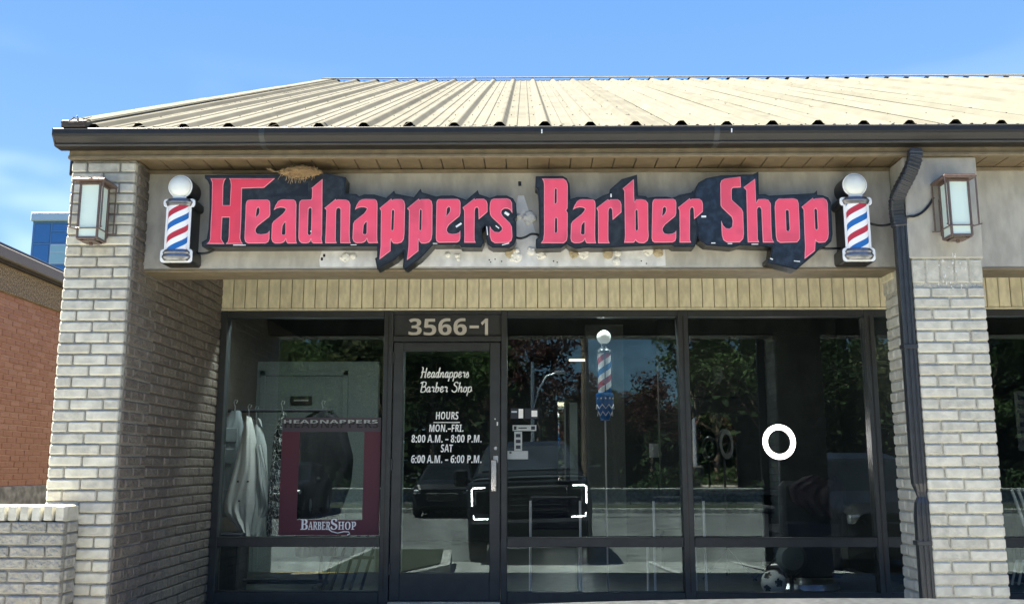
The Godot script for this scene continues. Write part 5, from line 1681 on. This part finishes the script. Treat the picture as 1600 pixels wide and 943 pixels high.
	# the neighbouring shop's window
	var np := thing("paper_notice", "pale printed paper notice taped inside the far right window", "notice", Vector3(4.16, 1.44, -8.23))
	boxed("sheet", Vector3(0, 0, 0), Vector3(0.3, 0.5, 0.003), M.column, np)
	for i in 6:
		boxed("print", Vector3(0.03, 0.05 + i * 0.075, 0.003), Vector3(0.12 + 0.1 * (i % 2), 0.09 + i * 0.075, 0.005), M.navy, np)
	var sf := thing("striped_sofa", "black and white striped sofa behind the far right window", "sofa", Vector3(5.15, 0.2, -8.85))
	boxed("seat", Vector3(-0.8, 0.1, -0.6), Vector3(0.8, 0.45, 0.0), M.leather, sf, 0.03)
	boxed("backrest", Vector3(-0.8, 0.1, 0.0), Vector3(0.8, 0.92, 0.14), M.leather, sf, 0.03)
	for i in 27:
		var x := -0.78 + i * 0.058
		b = Mb.new()
		b.box(Vector3(x + 0.02, 0.62, 0.142), Vector3(0.027, 0.60, 0.012), 0.004, Basis(Vector3.BACK, 0.28))
		obj("stripe", b, M.cotton, sf)
		b = Mb.new()
		b.box(Vector3(x - 0.1, 0.2, 0.143), Vector3(0.02, 0.22, 0.01), 0.003, Basis(Vector3.BACK, -0.3))
		obj("stripe", b, M.cotton_b, sf)


# ---------------------------------------------------------------- the car park that the glass mirrors

func wheel(t: Node3D, at: Vector3, r: float, w: float) -> void:
	var turn := Basis(Vector3.UP, Vector3.LEFT, Vector3.BACK)
	var b := Mb.new()
	b.lathe([Vector2(r * 0.62, -w / 2), Vector2(r * 0.9, -w / 2), Vector2(r, -w * 0.36), Vector2(r, w * 0.36), Vector2(r * 0.9, w / 2), Vector2(r * 0.62, w / 2)], 28, Transform3D(turn, at))
	var ty := obj("wheel", b, M.rubber, t)
	b = Mb.new()
	for s in [-1, 1]:
		var c: Vector3 = at + Vector3(s * w * 0.42, 0, 0)
		for k in 6:
			var a := TAU * k / 6
			b.box(c + Vector3(0, cos(a), sin(a)) * r * 0.34, Vector3(0.02, r * 0.58, r * 0.13), 0.004, Basis(Vector3.RIGHT, a))
		b.lathe([Vector2(0, -0.015), Vector2(r * 0.14, -0.015), Vector2(r * 0.14, 0.015), Vector2(0, 0.015)], 12, Transform3D(turn, c))
	b.lathe([Vector2(r * 0.62, -w * 0.45), Vector2(r * 0.56, 0), Vector2(r * 0.62, w * 0.45)], 28, Transform3D(turn, at))
	obj("rim", b, M.chrome_soft, ty)


# stations from the nose back: z, bottom, belt height, belt half width, top height, top half width
func hull(st: Array) -> Mb:
	var b := Mb.new()
	var rings := []
	for s in st:
		var ring := []
		var mid: float = (s[1] + s[2]) * 0.5
		for q in [[-s[3] * 0.94, s[1]], [-s[3], mid], [-s[3] * 0.985, s[2]], [-lerpf(s[3], s[5], 0.9), lerpf(s[2], s[4], 0.86)], [-s[5] * 0.93, s[4] * 0.996 + 0.004 * s[2]], [-s[5] * 0.5, s[4] + 0.008], [s[5] * 0.5, s[4] + 0.008], [s[5] * 0.93, s[4] * 0.996 + 0.004 * s[2]], [lerpf(s[3], s[5], 0.9), lerpf(s[2], s[4], 0.86)], [s[3] * 0.985, s[2]], [s[3], mid], [s[3] * 0.94, s[1]]]:
			ring.append(Vector3(q[0], q[1], s[0]))
		rings.append(ring)
	for i in rings.size() - 1:
		for j in 12:
			var k := (j + 1) % 12
			var mid: Vector3 = (rings[i][j] + rings[i + 1][k]) * 0.5
			var c := Vector3(0, 0.8, mid.z)
			b.quad(rings[i][j], rings[i][k], rings[i + 1][k], rings[i + 1][j], mid - c)
	for e in [[0, -1.0], [rings.size() - 1, 1.0]]:
		var r: Array = rings[e[0]]
		for j in range(1, 11):
			b.quad(r[0], r[j], r[j + 1], r[0], Vector3(0, 0, e[1]))
	return b


func car_park() -> void:
	var t := thing("pickup_truck", "dark pickup truck with lit bracket shaped lamps facing the shop", "pickup truck", Vector3(0.1, -0.2, -1.2))
	t.rotation.z = deg_to_rad(1.8)
	var hood := 1.3625
	obj("body", hull([[0.0, 0.5, 1.1, 0.93, 1.27, 0.86], [0.1, 0.42, 1.18, 0.98, hood - 0.06, 0.9], [0.5, 0.4, 1.22, 1.0, hood - 0.045, 0.92], [1.42, 0.4, 1.27, 1.0, hood - 0.03, 0.92]]), M.car_black, t)
	obj("cab", hull([[1.38, 0.4, 1.27, 1.0, hood + 0.01, 0.90], [1.48, 0.4, 1.28, 1.0, hood + 0.06, 0.86], [2.05, 0.4, 1.3, 1.0, 1.88, 0.74], [2.5, 0.4, 1.3, 1.0, 1.96, 0.72], [3.5, 0.4, 1.3, 1.0, 1.93, 0.72], [3.85, 0.4, 1.3, 1.0, 1.4, 0.88]]), M.car_black, t)
	obj("bed", hull([[3.8, 0.45, 1.2, 1.0, 1.32, 0.97], [5.6, 0.45, 1.2, 0.99, 1.32, 0.96]]), M.car_black, t)
	var hp := Mb.new()
	for i in 24:
		for q in 6:
			var p := []
			for e in [[i, q], [i + 1, q], [i + 1, q + 1], [i, q + 1]]:
				var x: float = -0.88 + 1.76 * e[0] / 24.0
				var front := 0.07 + 0.12 * pow(x / 0.88, 2)
				p.append(Vector3(x, hood - 0.012 + 0.018 * e[1] / 6.0 - 0.022 * pow(x / 0.88, 2), lerpf(front, 1.36, e[1] / 6.0)))
			hp.quad(p[0], p[1], p[2], p[3], Vector3.UP)
	obj("hood", hp, M.hood, t)
	var ws := Mb.new()
	ws.quad(Vector3(-0.80, hood + 0.09, 1.505), Vector3(0.80, hood + 0.09, 1.505), Vector3(0.69, 1.86, 2.02), Vector3(-0.69, 1.86, 2.02), Vector3(0, 0.7, -0.7))
	var wp := obj("windscreen", ws, M.windscreen, t)
	wp.position = Vector3(0, 0.012, -0.012)
	for s in [-1, 1]:
		var sw := Mb.new()
		sw.quad(Vector3(s * 0.985, 1.36, 1.75), Vector3(s * 0.985, 1.36, 3.4), Vector3(s * 0.80, 1.84, 3.3), Vector3(s * 0.80, 1.84, 2.2), Vector3(s, 0.3, 0))
		obj("side_window", sw, M.car_glass, t)
		var mi := Mb.new()
		mi.box(Vector3(s * 1.17, 1.36, 1.75), Vector3(0.24, 0.3, 0.12), 0.04)
		mi.box(Vector3(s * 1.02, 1.3, 1.75), Vector3(0.16, 0.05, 0.06), 0.01)
		obj("side_mirror", mi, M.car_black, t)
		# bracket shaped lit running lamps
		var la := Mb.new()
		la.tube([Vector3(s * 0.68, 1.21, -0.015), Vector3(s * 0.86, 1.21, -0.035), Vector3(s * 0.89, 1.18, -0.03), Vector3(s * 0.885, 0.93, -0.03)], 0.012, 8)
		la.tube([Vector3(s * 0.87, 0.80, -0.03), Vector3(s * 0.86, 0.74, -0.035), Vector3(s * 0.64, 0.735, -0.04)], 0.011, 8)
		obj("running_lamp", la, glow(1.0, 0.97, 0.92, 6.0), t)
		boxed("headlight", Vector3(s * 0.74 - 0.1, 0.95, -0.03), Vector3(s * 0.74 + 0.08, 1.17, 0.0), M.car_glass, t, 0.01)
		wheel(t, Vector3(s * 0.86, 0.4, 0.95), 0.4, 0.27)
		wheel(t, Vector3(s * 0.86, 0.4, 4.65), 0.4, 0.27)
	boxed("grille", Vector3(-0.6, 0.78, -0.04), Vector3(0.6, 1.22, 0.02), M.black, t, 0.02)
	for k in 5:
		boxed("grille_bar", Vector3(-0.56, 0.83 + k * 0.085, -0.055), Vector3(0.56, 0.85 + k * 0.085, -0.035), M.car_black, t, 0.006)
	boxed("bumper", Vector3(-0.95, 0.42, -0.14), Vector3(0.95, 0.72, 0.08), M.car_black, t, 0.05)
	boxed("skid_plate", Vector3(-0.55, 0.28, -0.1), Vector3(0.55, 0.42, 0.1), M.chrome_soft, t, 0.03)
	# parked cars either side
	var s := thing("parked_car", "black sport utility car parked right of the pickup truck", "car", Vector3(5.25, -0.17, -3.1))
	obj("body", hull([[0.0, 0.35, 0.75, 0.80, 0.86, 0.7], [0.15, 0.25, 0.88, 0.92, 1.0, 0.78], [0.9, 0.22, 0.98, 0.95, 1.08, 0.82], [1.25, 0.22, 1.02, 0.95, 1.13, 0.82], [1.95, 0.22, 1.05, 0.95, 1.6, 0.66], [2.6, 0.22, 1.05, 0.95, 1.7, 0.64], [3.9, 0.22, 1.07, 0.95, 1.64, 0.62], [4.45, 0.25, 1.05, 0.92, 1.12, 0.75], [4.6, 0.4, 0.9, 0.85, 1.0, 0.7]]), M.car_black, s)
	var g := Mb.new()
	g.quad(Vector3(-0.76, 1.13, 1.22), Vector3(0.76, 1.13, 1.22), Vector3(0.63, 1.57, 1.88), Vector3(-0.63, 1.57, 1.88), Vector3(0, 0.7, -0.7))
	obj("windscreen", g, M.car_glass, s)
	for sd in [-1, 1]:
		g = Mb.new()
		g.quad(Vector3(sd * 0.945, 1.1, 1.55), Vector3(sd * 0.945, 1.12, 3.8), Vector3(sd * 0.735, 1.56, 3.6), Vector3(sd * 0.735, 1.56, 2.1), Vector3(sd, 0.3, 0))
		obj("side_window", g, M.car_glass, s)
		boxed("headlight", Vector3(sd * 0.74 - 0.14, 0.72, 0.0), Vector3(sd * 0.74 + 0.1, 0.84, 0.1), M.chrome_soft, s, 0.02)
		boxed("side_mirror", Vector3(sd * 1.05 - 0.1, 1.05, 1.45), Vector3(sd * 1.05 + 0.08, 1.2, 1.6), M.car_black, s, 0.03)
		wheel(s, Vector3(sd * 0.84, 0.36, 0.9), 0.36, 0.24)
		wheel(s, Vector3(sd * 0.84, 0.36, 3.6), 0.36, 0.24)
	boxed("grille", Vector3(-0.5, 0.5, -0.02), Vector3(0.5, 0.75, 0.05), M.black, s, 0.02)
	var others := [[-2.5, 13.2, "black sport utility car parked behind the grass island"], [-7.6, 13.0, "black sport utility car parked farthest left across the car park"]]
	for o in others:
		var c := copy(s, o[2])
		c.position = Vector3(o[0], -0.21, o[1])
	# poles and the low wall beyond the car park
	var up := thing("utility_pole", "tall wooden utility pole beyond the car park", "pole", Vector3(1.9, -0.15, 13.8))
	var b := Mb.new()
	b.lathe([Vector2(0.09, 10.0), Vector2(0.14, 0.0)], 12, Transform3D())
	obj("shaft", b, M.bark, up)
	boxed("crossarm", Vector3(-1.1, 9.2, -0.06), Vector3(1.1, 9.32, 0.06), M.bark, up, 0.01)
	var lp := thing("street_light", "grey street light with a curved arm beyond the car park", "street light", Vector3(0.25, -0.15, 14.0))
	b = Mb.new()
	b.lathe([Vector2(0.05, 4.75), Vector2(0.08, 0.0)], 12, Transform3D())
	obj("shaft", b, M.chrome_soft, lp)
	b = Mb.new()
	b.tube([Vector3(0, 3.2, 0), Vector3(0.2, 3.9, 0), Vector3(0.45, 4.3, 0), Vector3(0.8, 4.42, 0)], 0.03, 8)
	obj("arm", b, M.chrome_soft, lp)
	boxed("lamp_head", Vector3(0.7, 4.36, -0.1), Vector3(1.05, 4.46, 0.1), M.chrome_soft, lp, 0.03)
	var lw := thing("retaining_wall", "low concrete retaining wall along the foot of the trees", "wall", Vector3(0, -0.1, 21.0))
	for k in 12:
		boxed("panel", Vector3(-24 + k * 4.0 + 0.02, 0, -0.15), Vector3(-24 + (k + 1) * 4.0, 0.55, 0.15), M.concrete, lw, 0.02)
	boxed("cap", Vector3(-24, 0.55, -0.2), Vector3(24, 0.63, 0.2), M.concrete, lw, 0.015)


func tree_shape(sd: int, h: float, spread: float) -> Array:
	var r := RandomNumberGenerator.new()
	r.seed = sd
	var tr := Mb.new()
	var top := Vector3(r.randf_range(-0.3, 0.3), h * 0.62, r.randf_range(-0.3, 0.3))
	var prof := []
	for i in 6:
		prof.append(Vector2(0.05 + 0.17 * (1.0 - i / 5.0), h * 0.62 * i / 5.0))
	prof.reverse()
	tr.lathe(prof, 9, Transform3D(Basis(Vector3.RIGHT, Vector3(top.x / top.y, 1, top.z / top.y), Vector3.BACK), Vector3.ZERO))
	var clumps := []
	for k in 11:
		var a := TAU * k / 11.0 * 2.4 + r.randf()
		var y := h * r.randf_range(0.25, 0.5)
		var reach := spread * r.randf_range(0.45, 1.0)
		var e := Vector3(cos(a) * reach, y + h * r.randf_range(0.1, 0.42), sin(a) * reach)
		var s := Vector3(top.x * y / top.y, y, top.z * y / top.y)
		tr.tube([s, s.lerp(e, 0.5) + Vector3(0, 0.15, 0), e], 0.035, 5)
		clumps.append([e, spread * r.randf_range(0.32, 0.52)])
	for k in 7:
		clumps.append([Vector3(r.randf_range(-0.45, 0.45) * spread, h * r.randf_range(0.55, 0.93), r.randf_range(-0.45, 0.45) * spread), spread * r.randf_range(0.3, 0.5)])
	var cr := Mb.new()
	for c in clumps:
		for i in 190:
			var d := Vector3(r.randfn(), r.randfn(), r.randfn())
			d = d.normalized() * pow(r.randf(), 0.4)
			var p: Vector3 = c[0] + d * c[1] * Vector3(1.15, 0.8, 1.15)
			var u := Vector3(r.randfn(), r.randfn() * 0.7, r.randfn()).normalized()
			var w := u.cross(Vector3(r.randfn(), r.randfn(), r.randfn())).normalized()
			var s := r.randf_range(0.07, 0.16)
			cr.quad(p - u * s, p + w * s * 0.55, p + u * s, p - w * s * 0.55, Vector3(d.x, d.y + 0.4, d.z))
	return [tr.mesh(), cr.mesh()]


func trees() -> void:
	var shapes := [tree_shape(11, 9.0, 2.3), tree_shape(12, 9.0, 1.9), tree_shape(13, 9.0, 2.6), tree_shape(14, 9.0, 2.1)]
	var rows := [[-19.0, 27.0, 1.0, "leaf_dark"], [-15.2, 25.5, 0.88, "leaf_green"], [-12.2, 26.5, 0.92, "leaf_dark"], [-9.6, 25.0, 0.78, "leaf_green"], [-6.2, 26.0, 0.95, "leaf_olive"], [-3.8, 24.6, 0.9, "leaf_dark"], [-1.5, 26.5, 0.98, "leaf_green"], [0.5, 24.8, 0.84, "leaf_maroon"], [2.3, 26.8, 0.70, "leaf_maroon"], [4.0, 26.0, 0.58, "leaf_olive"], [5.4, 25.2, 0.66, "leaf_maroon"], [7.4, 26.4, 0.98, "leaf_green"], [10.2, 25.0, 1.05, "leaf_green"], [13.2, 26.6, 1.0, "leaf_dark"], [16.6, 25.2, 0.95, "leaf_olive"], [20.2, 27.0, 1.1, "leaf_green"]]
	var words := {"leaf_green": "green leafy tree", "leaf_dark": "dark green tree", "leaf_olive": "olive green tree", "leaf_maroon": "maroon leaved tree"}
	var places := ["at the far left end of the row", "second from the left end of the row", "behind the parked black car on the left", "with the gap of sky beside it", "left of the grass island line", "behind the parked cars", "behind the street light", "beside the street light", "beside the utility pole", "lowest of the row right of the utility pole", "small one right of the utility pole", "tall one right of the low trees", "tallest towards the right", "behind the black car on the right", "near the right end of the row", "at the far right end of the row"]
	for i in rows.size():
		var q: Array = rows[i]
		var t := thing("tree", "%s across the car park, %s" % [words[q[3]], places[i]], "tree", Vector3(q[0], -0.1, q[1]), "trees across the car park")
		put("trunk", shapes[i % 4][0], M.bark, t)
		put("crown", shapes[i % 4][1], M[q[3]], t)
		t.scale = Vector3(1, 1, 1) * q[2]
		t.rotation.y = i * 1.7
	# the wood behind the row, one mass
	var wood := Mb.new()
	var rw := RandomNumberGenerator.new()
	rw.seed = 91
	for k in 90:
		var c := Vector3(-46 + k * 1.03 + rw.randf_range(-0.6, 0.6), 0, rw.randf_range(30, 36))
		var hh := rw.randf_range(4.6, 6.4) + (2.2 if c.x < -1 or c.x > 8 else -0.4)
		for i in 800:
			var y := pow(rw.randf(), 0.8) * hh
			var rad := 2.0 * sqrt(maxf(0.05, 1.0 - pow(y / hh, 3.0)))
			var a := rw.randf() * TAU
			var q := sqrt(rw.randf()) * rad
			var p := c + Vector3(cos(a) * q, y - 0.3, sin(a) * q)
			var u := Vector3(rw.randfn(), rw.randfn() * 0.7, rw.randfn()).normalized()
			var w := u.cross(Vector3(rw.randfn(), rw.randfn(), rw.randfn())).normalized()
			var s := rw.randf_range(0.22, 0.42)
			wood.quad(p - u * s, p + w * s * 0.6, p + u * s, p - w * s * 0.6, Vector3(0, 0.5, -1))
	tag(obj("woodland", wood, M.leaf_dark), "dark far-off wood behind the row of trees", "", "", "stuff")
	var un := Mb.new()
	var r := RandomNumberGenerator.new()
	r.seed = 77
	for i in 9000:
		var p := Vector3(r.randf_range(-22, 22), 0, r.randf_range(22.2, 24.5))
		p.y = r.randf() * (0.9 + 0.5 * sin(p.x * 1.3)) - 0.05
		var u := Vector3(r.randfn(), r.randfn(), r.randfn()).normalized()
		var w := u.cross(Vector3(r.randfn(), r.randfn(), r.randfn())).normalized()
		var s := r.randf_range(0.06, 0.15)
		un.quad(p - u * s, p + w * s * 0.6, p + u * s, p - w * s * 0.6, Vector3.UP)
	tag(obj("undergrowth", un, M.leaf_dark), "dark undergrowth filling the foot of the tree row", "", "", "stuff")
